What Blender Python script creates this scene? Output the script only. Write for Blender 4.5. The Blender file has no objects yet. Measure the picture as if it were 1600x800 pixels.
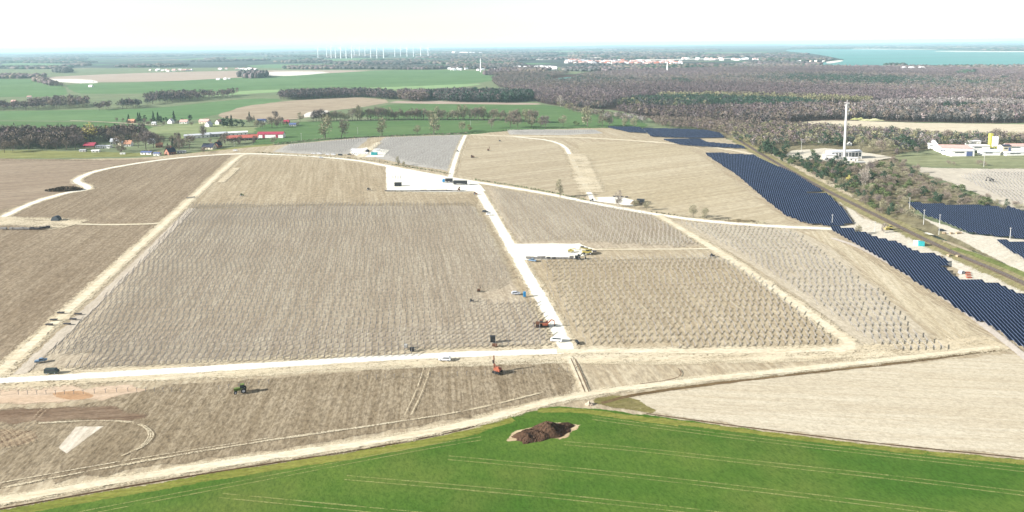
import bpy, math, random
import numpy as np
from mathutils import Vector, Matrix
from mathutils.geometry import tessellate_polygon
random.seed(7); rng = np.random.default_rng(7)
S = bpy.context.scene
R = math.radians
# ------------------------------------------------------------------ camera
H = 130.0; F = 1066.7; PITCH = R(6.95); ROLL = R(0.61)
fw = Vector((0, math.cos(PITCH), -math.sin(PITCH)))
r0 = Vector((1, 0, 0)); u0 = Vector((0, math.sin(PITCH), math.cos(PITCH)))
rt = r0*math.cos(ROLL) - u0*math.sin(ROLL)
up = u0*math.cos(ROLL) + r0*math.sin(ROLL)
cd = bpy.data.cameras.new('camera'); cam = bpy.data.objects.new('camera', cd)
S.collection.objects.link(cam); S.camera = cam
M = Matrix((rt, up, -fw)).transposed().to_4x4(); M.translation = (0, 0, H)
cam.matrix_world = M
cd.sensor_width = 36; cd.lens = 24.0; cd.shift_y = -0.125
cd.clip_start = 1; cd.clip_end = 200000
# ------------------------------------------------------------------ world, sun, exposure
SUN_AZ, SUN_EL = 74.0, 23.0         # azimuth the shadows run towards, clockwise from +Y
W = bpy.data.worlds.new('World'); S.world = W; W.use_nodes = True
nt = W.node_tree; bg = nt.nodes['Background']
sk = nt.nodes.new('ShaderNodeTexSky'); sk.sky_type = 'NISHITA'; sk.sun_disc = False
sk.sun_elevation = R(SUN_EL); sk.sun_rotation = R(180+SUN_AZ)
sk.air_density = 1.0; sk.dust_density = 0.3; sk.ozone_density = 1.0
hs = nt.nodes.new('ShaderNodeHueSaturation'); hs.inputs['Saturation'].default_value = 0.35; nt.links.new(sk.outputs[0], hs.inputs['Color']); nt.links.new(hs.outputs[0], bg.inputs[0]); bg.inputs[1].default_value = 0.074
sl = bpy.data.lights.new('sun', 'SUN'); sun = bpy.data.objects.new('sun', sl); S.collection.objects.link(sun)
sl.energy = 5.0; sl.angle = R(0.5); sl.color = (1, 0.965, 0.915)
a, e = R(SUN_AZ), R(SUN_EL)
sv = Vector((-math.sin(a)*math.cos(e), -math.cos(a)*math.cos(e), math.sin(e)))
sun.rotation_euler = sv.to_track_quat('Z', 'Y').to_euler()
S.view_settings.view_transform = 'Standard'; S.view_settings.look = 'None'
S.view_settings.exposure = 1.28; S.view_settings.gamma = 1
S.view_settings.use_curve_mapping = False
S.render.engine = 'CYCLES'; S.cycles.max_bounces = 5; S.cycles.transparent_max_bounces = 24
S.cycles.volume_bounces = 1; S.cycles.use_denoising = True
# ------------------------------------------------------------------ helpers
COL = S.collection
HORIZON_T = 40000.0
def G(x, y, z=0.0):
    """the ground point that a point of the 1600 x 800 photograph shows"""
    d = fw*F + rt*(x-800) - up*(y-200)
    t = (H-z)/max(-d.z, 3.2)
    return Vector((t*d.x, t*d.y, z))
def GP(pts): return [G(*p).xy for p in pts]
def mpp(x, y): return (G(x+1, y)-G(x, y)).length
def tag(o, label=None, cat=None, group=None, kind=None):
    if label: o['label'] = label
    if cat: o['category'] = cat
    if group: o['group'] = group
    if kind: o['kind'] = kind
    return o
def link(o, parent=None):
    COL.objects.link(o)
    if parent: o.parent = parent
    return o
def empty(name, loc, rz=0.0, label=None, cat=None, group=None):
    o = bpy.data.objects.new(name, None); link(o); o.location = loc; o.rotation_euler = (0, 0, rz)
    o.empty_display_size = 0.5
    return tag(o, label, cat, group)
def lin(c):
    c = c/255.0
    return c/12.92 if c <= 0.04045 else ((c+0.055)/1.055)**2.4
K = 1.66
def C(r, g, b, k=1.0):
    """base colour of a sunlit level surface that shows as this sRGB value"""
    return tuple(min(0.88, lin(v)/K*k*f) for v, f in ((r, 0.98), (g, 1.0), (b, 1.015))) + (1.0,)
class NT:
    def __init__(s, name):
        s.m = bpy.data.materials.new(name); s.m.use_nodes = True
        s.t = s.m.node_tree; s.b = s.t.nodes['Principled BSDF']; s.o = s.t.nodes['Material Output']
        s.b.inputs['Specular IOR Level'].default_value = 0.15
    def n(s, k, **kw):
        q = s.t.nodes.new(k)
        for a_, v in kw.items(): setattr(q, a_, v)
        return q
    def l(s, a_, b_): s.t.links.new(a_, b_)
    def pos(s): return s.n('ShaderNodeNewGeometry').outputs['Position']
    def math(s, op, a_, b_=None, c_=None, clamp=False):
        q = s.n('ShaderNodeMath', operation=op, use_clamp=clamp)
        for i, v in enumerate((a_, b_, c_)):
            if v is None: continue
            if isinstance(v, (int, float)): q.inputs[i].default_value = v
            else: s.l(v, q.inputs[i])
        return q.outputs[0]
    def noise(s, vec, scale, detail=3, rough=0.55):
        q = s.n('ShaderNodeTexNoise'); q.inputs['Scale'].default_value = scale
        q.inputs['Detail'].default_value = detail; q.inputs['Roughness'].default_value = rough
        s.l(vec, q.inputs['Vector']); return q.outputs['Fac']
    def mapr(s, v, a0, a1, b0=0.0, b1=1.0):
        q = s.n('ShaderNodeMapRange'); s.l(v, q.inputs[0])
        for i, k in enumerate((a0, a1, b0, b1)): q.inputs[i+1].default_value = k
        return q.outputs[0]
    def mix(s, fac, ca, cb, mode='MIX'):
        q = s.n('ShaderNodeMix', data_type='RGBA', blend_type=mode)
        if isinstance(fac, (int, float)): q.inputs[0].default_value = fac
        else: s.l(fac, q.inputs[0])
        for i, c in ((6, ca), (7, cb)):
            if isinstance(c, tuple): q.inputs[i].default_value = c
            else: s.l(c, q.inputs[i])
        return q.outputs[2]
    def rot(s, vec, az, sx, sy, off=0.0):
        """coordinates turned so that Y runs along the azimuth, then scaled"""
        v = s.n('ShaderNodeVectorRotate', rotation_type='Z_AXIS'); s.l(vec, v.inputs['Vector'])
        v.inputs['Angle'].default_value = R(az)
        q = s.n('ShaderNodeMapping'); q.inputs['Scale'].default_value = (sx, sy, 1)
        q.inputs['Location'].default_value = (off, off*0.7, 0)
        s.l(v.outputs[0], q.inputs['Vector']); return q.outputs[0]
MC = {}
def plain(name, col, rough=0.6, spec=0.3, metal=0.0, var=0.12, scale=1.5):
    if name in MC: return MC[name]
    m = NT(name); tc = m.n('ShaderNodeTexCoord').outputs['Object']
    f = m.noise(tc, scale, 4)
    dk = tuple(c*(1-var*1.6) for c in col[:3])+(1,); lt = tuple(min(0.9, c*(1+var)) for c in col[:3])+(1,)
    m.l(m.mix(m.mapr(f, 0.3, 0.7), dk, lt), m.b.inputs['Base Color'])
    m.b.inputs['Roughness'].default_value = rough; m.b.inputs['Specular IOR Level'].default_value = spec
    m.b.inputs['Metallic'].default_value = metal
    MC[name] = m.m; return m.m
def edge_alpha(m, size=0.35, soft=0.5, nscale=0.25, az=0.0, top=1.0):
    """ragged border: the value stored per corner falls to 0 at the outline"""
    at = m.n('ShaderNodeAttribute'); at.attribute_name = 'edge'
    f = m.noise(m.rot(m.pos(), az, 1, 0.35), nscale, 4, 0.65)
    v = m.math('ADD', at.outputs['Fac'], m.math('MULTIPLY', m.math('SUBTRACT', f, 0.5), size*3))
    al = m.mapr(v, 0.5-soft/2, 0.5+soft/2, 0.0, top)
    u = m.mapr(m.noise(m.rot(m.pos(), az, 1, 0.6), nscale*11, 2, 0.8), 0.30, 0.70, 0.02, 0.98)
    al = m.math('GREATER_THAN', al, u)
    tr = m.n('ShaderNodeBsdfTransparent'); mx = m.n('ShaderNodeMixShader')
    m.l(al, mx.inputs[0]); m.l(tr.outputs[0], mx.inputs[1]); m.l(m.b.outputs[0], mx.inputs[2])
    m.l(mx.outputs[0], m.o.inputs['Surface'])
def soil(name, c1, c2, c3, az=-8, pitch=1.8, streak=0.6, patch=0.012, fine=0.5, fine_amt=0.35, edge=None, big=0.6, nscale=0.25, aspect=0.03, patch_az=None, patch_asp=0.6, top=1.0):
    if name in MC: return MC[name]
    m = NT(name); p = m.pos()
    big_f = m.mapr(m.noise(m.rot(p, az if patch_az is None else patch_az, 1, patch_asp, random.random()*99), patch, 5, 0.62), 0.36, 0.64)
    base = m.mix(m.math('MULTIPLY', big_f, big), c1, c2)
    st = m.noise(m.rot(p, az, 1.0/pitch, aspect/pitch, random.random()*99), 1.0, 3, 0.7)
    st2 = m.noise(m.rot(p, az, 0.22/pitch, aspect*0.12/pitch, random.random()*99), 1.0, 2, 0.6)
    sf = m.mapr(m.math('ADD', m.math('MULTIPLY', st, 0.75), m.math('MULTIPLY', st2, 0.25)), 0.40, 0.60)
    base = m.mix(m.math('MULTIPLY', sf, streak), base, c3)
    fn = m.mapr(m.noise(m.rot(p, az, 1, 0.45), fine, 5, 0.8), 0.40, 0.62)
    f2 = m.mapr(m.noise(m.rot(p, az+50, 1, 0.6), fine*0.22, 4, 0.7), 0.36, 0.66)
    dark = m.mix(1.0, base, (0.43, 0.39, 0.36, 1), 'MULTIPLY'); lite = m.mix(1.0, base, (1.30, 1.28, 1.22, 1), 'MULTIPLY')
    base = m.mix(m.math('MULTIPLY', fn, fine_amt*1.35), lite, dark)
    base = m.mix(m.math('MULTIPLY', f2, fine_amt*0.55), base, m.mix(1.0, base, (0.62, 0.57, 0.52, 1), 'MULTIPLY'))
    m.l(base, m.b.inputs['Base Color'])
    m.b.inputs['Roughness'].default_value = 0.95; m.b.inputs['Specular IOR Level'].default_value = 0.05
    if edge is not None: edge_alpha(m, edge[0], edge[1], nscale, az, top)
    MC[name] = m.m; return m.m
class MB:
    """collects geometry for ONE mesh object"""
    def __init__(s): s.v = []; s.f = []; s.mi = []; s.cur = 0
    def quad(s, *p):
        k = len(s.v); s.v += [tuple(q) for q in p]; s.f.append(tuple(range(k, k+len(p)))); s.mi.append(s.cur)
    def box(s, c, d, rz=0.0, top=1.0):
        k = len(s.v); ca, sa = math.cos(rz), math.sin(rz)
        for sz in (-1, 1):
            w = top if sz > 0 else 1.0
            for sx, sy in ((-1, -1), (1, -1), (1, 1), (-1, 1)):
                x, y = sx*d[0]/2*w, sy*d[1]/2*w
                s.v.append((c[0]+x*ca-y*sa, c[1]+x*sa+y*ca, c[2]+sz*d[2]/2))
        for f in ((3, 2, 1, 0), (4, 5, 6, 7), (0, 1, 5, 4), (1, 2, 6, 5), (2, 3, 7, 6), (3, 0, 4, 7)):
            s.f.append(tuple(k+i for i in f)); s.mi.append(s.cur)
    def bar(s, p, q, w, h=None):
        h = h or w; p = Vector(p); q = Vector(q); d = (q-p).normalized()
        side = d.cross(Vector((0, 0, 1)))
        if side.length < 1e-3: side = Vector((1, 0, 0))
        side.normalize(); u = side.cross(d)
        k = len(s.v)
        for b in (p, q):
            for i, j in ((-1, -1), (1, -1), (1, 1), (-1, 1)):
                s.v.append(tuple(b+side*(i*w/2)+u*(j*h/2)))
        for f in ((3, 2, 1, 0), (4, 5, 6, 7), (0, 1, 5, 4), (1, 2, 6, 5), (2, 3, 7, 6), (3, 0, 4, 7)):
            s.f.append(tuple(k+i for i in f)); s.mi.append(s.cur)
    def tube(s, p, q, ra, rb, n=8, cap=True):
        p = Vector(p); q = Vector(q); d = (q-p).normalized()
        side = d.cross(Vector((0, 0, 1)))
        if side.length < 1e-3: side = Vector((1, 0, 0))
        side.normalize(); u = side.cross(d); k = len(s.v)
        for b, r in ((p, ra), (q, rb)):
            for i in range(n):
                t = 2*math.pi*i/n; s.v.append(tuple(b+side*(r*math.cos(t))+u*(r*math.sin(t))))
        for i in range(n):
            j = (i+1) % n; s.f.append((k+i, k+j, k+n+j, k+n+i)); s.mi.append(s.cur)
        if cap:
            s.f.append(tuple(k+n+i for i in range(n))); s.mi.append(s.cur)
            s.f.append(tuple(k+n-1-i for i in range(n))); s.mi.append(s.cur)
    def extrude(s, prof, y0, y1, inset=0.0):
        """side profile in x,z extruded along y, with slightly narrower upper points when inset is given"""
        n = len(prof); k = len(s.v); zs = [p[1] for p in prof]; zm, zx = min(zs), max(zs)
        for y, sg in ((y0, 1), (y1, -1)):
            for x, z in prof: s.v.append((x, y+sg*inset*max(0, (z-zm)/(zx-zm)-0.45)*2, z))
        for i in range(n):
            j = (i+1) % n; s.f.append((k+i, k+n+i, k+n+j, k+j)); s.mi.append(s.cur)
        s.f.append(tuple(k+i for i in range(n))); s.mi.append(s.cur)
        s.f.append(tuple(k+2*n-1-i for i in range(n))); s.mi.append(s.cur)
    def data(s, name, mats):
        me = bpy.data.meshes.new(name); me.from_pydata(s.v, [], s.f)
        for m in (mats if isinstance(mats, (list, tuple)) else [mats]): me.materials.append(m)
        if any(s.mi): me.polygons.foreach_set('material_index', s.mi)
        me.update(); return me
    def build(s, name, mat, parent=None, loc=(0, 0, 0), rz=0.0):
        o = bpy.data.objects.new(name, s.data(name, mat)); link(o, parent)
        o.location = loc; o.rotation_euler = (0, 0, rz); return o
def copy_tree(o, parent=None):
    c = o.copy(); COL.objects.link(c); c.parent = parent
    for ch in o.children: copy_tree(ch, c)
    return c
def dup(o, loc, rz=0.0, label=None, group=None, sc=1.0):
    c = copy_tree(o); c.location = loc; c.rotation_euler = (0, 0, rz)
    c.scale = (sc, sc, sc) if isinstance(sc, (int, float)) else sc
    if label: c['label'] = label
    if group: c['group'] = group
    return c
used = set()
def first(o, loc, rz=0.0, label=None, group=None, sc=1.0):
    """places the prototype itself the first time, a copy of it afterwards"""
    if o.name in used: return dup(o, loc, rz, label, group, sc)
    used.add(o.name); o.location = loc; o.rotation_euler = (0, 0, rz)
    o.scale = (sc, sc, sc) if isinstance(sc, (int, float)) else sc
    if label: o['label'] = label
    if group: o['group'] = group
    return o
def resample(pts, step, closed):
    out = []; n = len(pts)
    for i in range(n if closed else n-1):
        p, q = Vector(pts[i]), Vector(pts[(i+1) % n]); L = (q-p).length; k = max(1, int(L/step))
        for j in range(k): out.append(p.lerp(q, j/k))
    if not closed: out.append(Vector(pts[-1]))
    return out
def smooth(pts, it=2, closed=False):
    pts = [Vector(p) for p in pts]
    for _ in range(it):
        n = len(pts); out = [] if closed else [pts[0]]
        for i in range(n if closed else n-1):
            p, q = pts[i], pts[(i+1) % n]
            out += [p.lerp(q, .25), p.lerp(q, .75)]
        if not closed: out.append(pts[-1])
        pts = out
    return pts
def area2(p): return sum(p[i].x*p[(i+1) % len(p)].y-p[(i+1) % len(p)].x*p[i].y for i in range(len(p)))/2
LAY = [0]
def patch(name, pts, mat, soft=3.0, step=None, sm=1, jit=0.25, z=None, world=False, kind='structure'):
    """a level sheet of ground with a ragged, noise-broken border"""
    P = [Vector(p) for p in pts] if world else [Vector(q) for q in GP(pts)]
    if sm: P = smooth(P, sm, True)
    d = sum(p.length for p in P)/len(P); soft = min(soft, 0.10*math.sqrt(abs(area2(P))))
    P = resample(P, step or max(4, d/60), True)
    if area2(P) < 0: P.reverse()
    P = [p+Vector((random.gauss(0, 1), random.gauss(0, 1)))*soft*jit for p in P]
    n = len(P); Q = []
    for i in range(n):
        t = (P[(i+1) % n]-P[i-1]);  t = t.normalized() if t.length > 1e-6 else Vector((1, 0))
        Q.append(P[i]+Vector((-t.y, t.x))*soft)
    LAY[0] += 1
    if z is None: z = -0.45+0.004*LAY[0]
    v = [(p.x, p.y, z+random.uniform(-.0012, .0012)) for p in P]+[(p.x, p.y, z+random.uniform(-.0012, .0012)) for p in Q]
    f = [(i, (i+1) % n, n+(i+1) % n, n+i) for i in range(n)]
    tri = tessellate_polygon([[Vector((p.x, p.y, 0)) for p in Q]])
    for t in tri:
        a_, b_, c_ = (Q[i] for i in t)
        f.append(tuple(n+i for i in (t if (b_-a_).cross(c_-a_) > 0 else reversed(t))))
    me = bpy.data.meshes.new(name); me.from_pydata(v, [], f); me.materials.append(mat)
    at = me.attributes.new('edge', 'FLOAT', 'POINT'); at.data.foreach_set('value', [0.0]*n+[1.0]*n)
    me.update()
    o = bpy.data.objects.new(name, me); link(o); return tag(o, kind=kind)
def ribbon(name, pts, width, mat, z=None, sm=2, step=6.0, world=False, wob=0.05, offset=0.0, kind='structure', core=0.55):
    P = [Vector(p) for p in pts] if world else [Vector(q) for q in GP(pts)]
    P = resample(smooth(P, sm), step, False); n = len(P); v = []
    LAY[0] += 1
    if z is None: z = -0.45+0.004*LAY[0]
    ws = [width]*n if not isinstance(width, (tuple, list)) else [width[0]+(width[1]-width[0])*i/(n-1) for i in range(n)]
    ed = []
    for i in range(n):
        t = (P[min(i+1, n-1)]-P[max(i-1, 0)]).normalized(); s_ = Vector((-t.y, t.x))
        w = ws[i]*(1+random.gauss(0, wob)); c = P[i]+s_*offset
        for k, ee in ((-1, 0), (-core, 1), (core, 1), (1, 0)):
            q = c+s_*(w/2*k); v.append((q.x, q.y, z+random.uniform(-.0012, .0012))); ed.append(float(ee))
    f = [(4*i+k, 4*i+4+k, 4*i+5+k, 4*i+1+k) for i in range(n-1) for k in range(3)]
    f = [tuple(reversed(q)) for q in f]
    me = bpy.data.meshes.new(name); me.from_pydata(v, [], f); me.materials.append(mat)
    at = me.attributes.new('edge', 'FLOAT', 'POINT'); at.data.foreach_set('value', ed); me.update()
    o = bpy.data.objects.new(name, me); link(o); return tag(o, kind=kind)
ONES = 'first second third fourth fifth sixth seventh eighth ninth tenth eleventh twelfth thirteenth fourteenth fifteenth sixteenth seventeenth eighteenth nineteenth'.split()
def ordinal(n):
    if n < 20: return ONES[n-1]
    t = 'x x twenty thirty forty fifty sixty seventy eighty ninety'.split()[n//10]
    if n % 10 == 0: return t[:-1]+'ieth' if n//10 != 4 else 'fortieth'
    return t+'-'+ONES[n % 10-1]
#CHUNK_SETTING
# ------------------------------------------------------------------ ground
gm = NT('far_farmland'); gp = gm.pos()
vo = gm.n('ShaderNodeTexVoronoi'); vo.inputs['Scale'].default_value = 1.0; gm.l(gm.rot(gp, 80, 1/420, 1/1300), vo.inputs['Vector'])
sep = gm.n('ShaderNodeSeparateColor'); gm.l(vo.outputs['Color'], sep.inputs[0])
cr = gm.n('ShaderNodeValToRGB'); cr.color_ramp.interpolation = 'CONSTANT'; gm.l(sep.outputs[0], cr.inputs[0])
stops = [(0, C(78, 92, 78)), (0.28, C(98, 150, 100)), (0.45, C(74, 84, 76)), (0.60, C(150, 140, 120)), (0.70, C(110, 150, 98)), (0.84, C(84, 92, 84)), (0.94, C(185, 170, 150))]
el = cr.color_ramp.elements
el[0].position, el[0].color = stops[0]; el[1].position, el[1].color = stops[1]
for p_, c_ in stops[2:]:
    q = el.new(p_); q.color = c_
fbig = gm.mapr(gm.noise(gp, 0.0012, 6, 0.7), 0.42, 0.52)
gm.l(gm.mix(fbig, cr.outputs[0], C(74, 82, 78)), gm.b.inputs['Base Color']); gm.b.inputs['Roughness'].default_value = 1
gb = MB()
xs = [-40000, -12000, -4000, -1500, 0, 1500, 4000, 12000, 40000]; ys = [-2500, -800, 0, 800, 2500, 6000, 14000, 28000, 40000]
for i in range(8):
    for j in range(8): gb.quad((xs[i], ys[j], -1), (xs[i+1], ys[j], -1), (xs[i+1], ys[j+1], -1), (xs[i], ys[j+1], -1))
tag(gb.build('ground', gm.m), kind='structure')
# far ridges on the horizon
def ridge(y, x0, x1, h, depth, mat, n=120):
    m = MB(); ph = [random.random()*9 for _ in range(5)]
    def hh(x): return h*(0.45+0.25*math.sin(x/2900+ph[0])+0.18*math.sin(x/1100+ph[1])+0.12*math.sin(x/430+ph[2]))
    for i in range(n):
        xa, xb = x0+(x1-x0)*i/n, x0+(x1-x0)*(i+1)/n
        ea = min(1, i/12, (n-i)/12); eb = min(1, (i+1)/12, (n-i-1)/12)
        za, zb = max(.5, hh(xa)*ea), max(.5, hh(xb)*eb)
        m.quad((xa, y-depth, -2), (xb, y-depth, -2), (xb, y, zb), (xa, y, za))
        m.quad((xa, y, za), (xb, y, zb), (xb, y+depth, -2), (xa, y+depth, -2))
    tag(m.build('hills', mat), kind='structure')
hill = soil('hill_woods', C(80, 92, 80), C(100, 130, 96), C(66, 78, 74), 90, 120, 0.5, 0.0006, 0.01, 0.3)
ridge(27000, -22000, 24000, 55, 1500, hill); ridge(19000, 2000, 17000, 38, 1200, hill); ridge(17000, -15000, -3000, 30, 900, hill)
ridge(33000, -25000, 30000, 80, 1600, hill)
# far fields
Z0 = [-0.95]
def far(name, pts, mat, soft=8): 
    Z0[0] += 0.009
    return patch(name, pts, mat, soft=soft, z=Z0[0], step=None, sm=1)
E1 = (0.35, 0.5)
g_far = soil('green_crop_far', C(116, 146, 110), C(134, 162, 122), C(102, 134, 100), 78, 14, 0.6, 0.003, 0.02, 0.15, E1, nscale=0.02)
g_mid = soil('green_crop_middle', C(106, 138, 92), C(132, 158, 110), C(92, 126, 82), 76, 9, 0.6, 0.004, 0.03, 0.2, E1, nscale=0.05)
g_vil = soil('green_crop_village', C(96, 128, 80), C(122, 146, 96), C(88, 116, 74), 76, 7, 0.5, 0.006, 0.05, 0.2, E1, nscale=0.05)
g_pale = soil('meadow_pale', C(148, 160, 116), C(172, 176, 136), C(128, 148, 100), 76, 7, 0.5, 0.006, 0.05, 0.25, E1, nscale=0.05)
b_far = soil('ploughed_pink', C(190, 172, 158), C(205, 190, 175), C(170, 150, 138), 70, 9, 0.6, 0.004, 0.03, 0.15, E1, nscale=0.05)
b_mid = soil('ploughed_middle', C(186, 170, 148), C(205, 190, 168), C(162, 144, 124), 62, 8, 0.7, 0.005, 0.05, 0.25, E1, nscale=0.05)
wfloor = soil('forest_floor', C(96, 82, 74), C(112, 96, 86), C(84, 72, 66), 30, 9, 0.5, 0.02, 0.1, 0.4, E1, nscale=0.08)
scrubfl = soil('scrub_ground', C(150, 142, 112), C(178, 170, 138), C(122, 112, 90), 40, 6, 0.6, 0.03, 0.2, 0.4, E1, nscale=0.15)
sand = soil('pale_sand', C(226, 214, 190), C(236, 228, 206), C(204, 188, 160), 80, 6, 0.5, 0.01, 0.2, 0.2, E1, nscale=0.1)
white_far = soil('chalk_far', C(236, 230, 220), C(245, 240, 232), C(222, 212, 200), 80, 9, 0.4, 0.01, 0.2, 0.1, E1, nscale=0.1)
# broad base for the middle distance so that nothing patchy shows between fields
far('field', [(-300, 110), (200, 106), (560, 104), (800, 104), (1000, 106), (1280, 106), (1900, 100), (2200, 420), (1500, 380), (1100, 300), (-300, 300)], soil('rough_grass', C(132, 146, 112), C(160, 160, 128), C(112, 130, 96), 78, 8, 0.5, 0.004, 0.05, 0.3, E1, nscale=0.03), 30)
far('field', [(-200, 122), (60, 123), (95, 128), (108, 142), (104, 149), (40, 151), (-200, 153)], g_mid)
far('field', [(30, 122), (200, 114), (375, 110), (520, 109), (640, 111), (520, 118), (370, 123), (240, 127), (120, 128)], b_far)
far('field', [(60, 123), (140, 123), (160, 128), (140, 131), (90, 128)], white_far)
far('field', [(98, 130), (220, 129), (370, 121), (500, 115), (600, 109), (745, 109), (770, 117), (792, 122), (740, 131), (600, 137), (430, 139), (300, 145), (130, 147), (110, 143)], g_mid)
far('field', [(300, 146), (430, 139), (600, 136), (740, 130), (760, 131), (700, 138), (560, 140), (440, 143), (360, 148), (300, 152)], soil('crop_yellow', C(150, 178, 126), C(168, 190, 142), C(128, 166, 110), 78, 8, 0.5, 0.004, 0.05, 0.2, E1, nscale=0.03))
far('field', [(-200, 175), (130, 171), (250, 168), (330, 158), (400, 153), (445, 154), (430, 163), (340, 178), (310, 187), (260, 188), (190, 190), (120, 188), (-200, 186)], g_mid)
far('field', [(-200, 187), (110, 189), (190, 191), (252, 197), (240, 208), (150, 206), (-200, 206)], g_vil)
far('field', [(225, 198), (300, 190), (350, 194), (420, 196), (420, 205), (300, 216), (225, 216)], g_pale)
far('field', [(325, 182), (370, 168), (400, 162), (470, 155), (550, 150), (625, 157), (560, 168), (505, 174), (480, 186), (400, 188)], b_mid)
far('field', [(470, 180), (480, 174), (512, 171), (516, 175), (500, 181), (478, 183)], white_far, 4)
far('field', [(540, 178), (620, 159), (800, 160), (872, 164), (905, 175), (1000, 183), (1024, 201), (900, 200), (780, 190), (600, 188)], g_vil)
far('field', [(600, 161), (625, 156), (840, 160), (850, 163), (800, 163)], b_far, 4)
far('field', [(400, 192), (500, 188), (640, 187), (760, 190), (900, 192), (1010, 199), (1010, 204), (740, 210), (600, 213), (500, 219), (430, 226), (380, 225)], g_vil)
far('field', [(-200, 232), (120, 234), (220, 238), (275, 240), (340, 232), (430, 222), (440, 228), (350, 236), (220, 244), (100, 247), (-200, 247)], soil('meadow_village', C(150, 152, 96), C(170, 168, 116), C(128, 134, 80), 80, 6, 0.6, 0.008, 0.1, 0.3, E1, nscale=0.1))
far('field', [(1225, 190), (1300, 186), (1460, 192), (1900, 194), (1900, 214), (1480, 214), (1380, 206), (1250, 199)], sand)
far('field', [(1370, 242), (1430, 238), (1480, 238), (1900, 236), (1900, 264), (1530, 263), (1430, 259), (1380, 252)], soil('meadow_plant', C(150, 156, 118), C(176, 176, 140), C(126, 134, 98), 84, 6, 0.5, 0.01, 0.1, 0.3, E1, nscale=0.1))
far('field', [(1410, 259), (1520, 262), (1900, 262), (1900, 345), (1600, 334), (1520, 300), (1470, 280)], soil('grey_sand', C(214, 204, 188), C(226, 218, 200), C(190, 180, 168), 0, 5, 0.5, 0.01, 0.2, 0.2, E1, nscale=0.1), 5)
far('forest_floor', [(840, 161), (900, 168), (960, 172), (1000, 182), (1100, 200), (1240, 192), (1300, 187), (1460, 192), (1900, 193), (1900, 104), (1280, 106), (1200, 98), (1100, 104), (980, 111), (900, 116), (830, 116), (770, 122), (770, 132), (800, 142), (830, 152)], wfloor, 12)
far('field', [(870, 158), (900, 157), (948, 160), (945, 163), (890, 163)], b_far, 4)
far('field', [(1420, 170), (1460, 170), (1505, 172), (1500, 174), (1430, 173)], white_far, 3)
far('scrub_ground', [(1000, 181), (1050, 184), (1240, 197), (1380, 206), (1480, 214), (1900, 216), (1900, 226), (1450, 232), (1400, 240), (1400, 250), (1460, 280), (1540, 312), (1610, 332), (1610, 350), (1500, 326), (1425, 320), (1420, 350), (1380, 345), (1330, 312), (1280, 288), (1225, 262), (1190, 245), (1150, 225), (1120, 206)], scrubfl, 6)
# water
wt = NT('lake_water'); f_ = wt.mapr(wt.noise(wt.rot(wt.pos(), 80, 1/500, 1/2500), 1.0, 4, 0.6), 0.4, 0.7)
wt.l(wt.mix(f_, (0.002, 0.15, 0.125, 1), (0.005, 0.21, 0.175, 1)), wt.b.inputs['Base Color']); wt.b.inputs['Roughness'].default_value = 0.35; wt.b.inputs['Specular IOR Level'].default_value = 0.1
edge_alpha(wt, 0.2, 0.5, 0.01)
far('lake', [(1262, 99), (1290, 103), (1330, 104), (1420, 104), (1600, 103), (2100, 101), (2100, 79.5), (1600, 80.5), (1460, 78.5), (1330, 76.5), (1230, 77), (1226, 80), (1270, 84), (1310, 91), (1320, 94), (1290, 97)], wt.m, 12)
far('beach', [(1290, 98.5), (1290, 96), (1315, 93.5), (1320, 95), (1300, 99)], white_far, 6)
far('beach', [(1460, 80.8), (1600, 81.4), (1900, 80.8), (1900, 79.4), (1600, 79.9), (1460, 79.6)], white_far, 20)
far('beach', [(1330, 77.0), (1460, 77.4), (1470, 76.6), (1330, 76.0)], white_far, 20)
far('pond', [(862, 124), (870, 121.5), (885, 120.5), (898, 119.5), (896, 123), (885, 126), (868, 127)], wt.m, 6)
# pale ploughland around the town
for pl in ([(800, 92.5), (850, 91), (900, 89.5), (950, 89), (950, 90.5), (890, 92.5), (830, 94)], [(960, 93.2), (1050, 92), (1150, 90.6), (1150, 91.6), (1060, 93.3), (980, 94.5)], [(705, 93.8), (760, 93), (770, 94.3), (710, 95)], [(400, 114), (440, 111), (530, 112), (470, 118), (410, 119)]):
    far('field', pl, white_far, 15)
for pl in ([(520, 91), (640, 91), (700, 94), (640, 98), (520, 98), (430, 97)], [(0, 98), (100, 99), (105, 104), (0, 106)], [(380, 101), (520, 99), (600, 101), (520, 106), (400, 107)], [(270, 92), (420, 90), (420, 92), (280, 94)], [(560, 84), (700, 84), (700, 86), (560, 87)], [(820, 80), (960, 79), (960, 80.5), (830, 81.5)], [(1000, 83), (1200, 81), (1200, 82.5), (1010, 84.5)]):
    far('field', pl, g_far, 20)
# ------------------------------------------------------------------ site ground (near)
LAY[0] = 20
base_c = (C(206, 192, 166), C(222, 210, 186), C(178, 160, 132))
site = soil('site_soil', *base_c, -10, 2.0, 0.7, 0.02, 0.6, 0.4, E1)
patch('site_ground', [(-900, 250), (-300, 247), (100, 248), (230, 245), (330, 235), (430, 226), (560, 214), (740, 209), (800, 203), (940, 199), (1000, 201), (1120, 205), (1180, 236), (1230, 262), (1290, 290), (1340, 318), (1420, 360), (1500, 380), (1700, 470), (2000, 560), (2200, 700), (2400, 1400), (-1500, 1400)], site, 6, sm=0)
lf = soil('stubble_left', C(168, 152, 130), C(194, 178, 154), C(142, 124, 102), -13, 2.0, 0.62, 0.012, 0.7, 0.5, E1, patch_az=-40)
patch('field', [(-500, 600), (-500, 246), (0, 247), (160, 249), (240, 248), (330, 240), (366, 240), (290, 312), (195, 398), (95, 488), (-8, 578)], lf, 3, sm=0)
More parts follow.
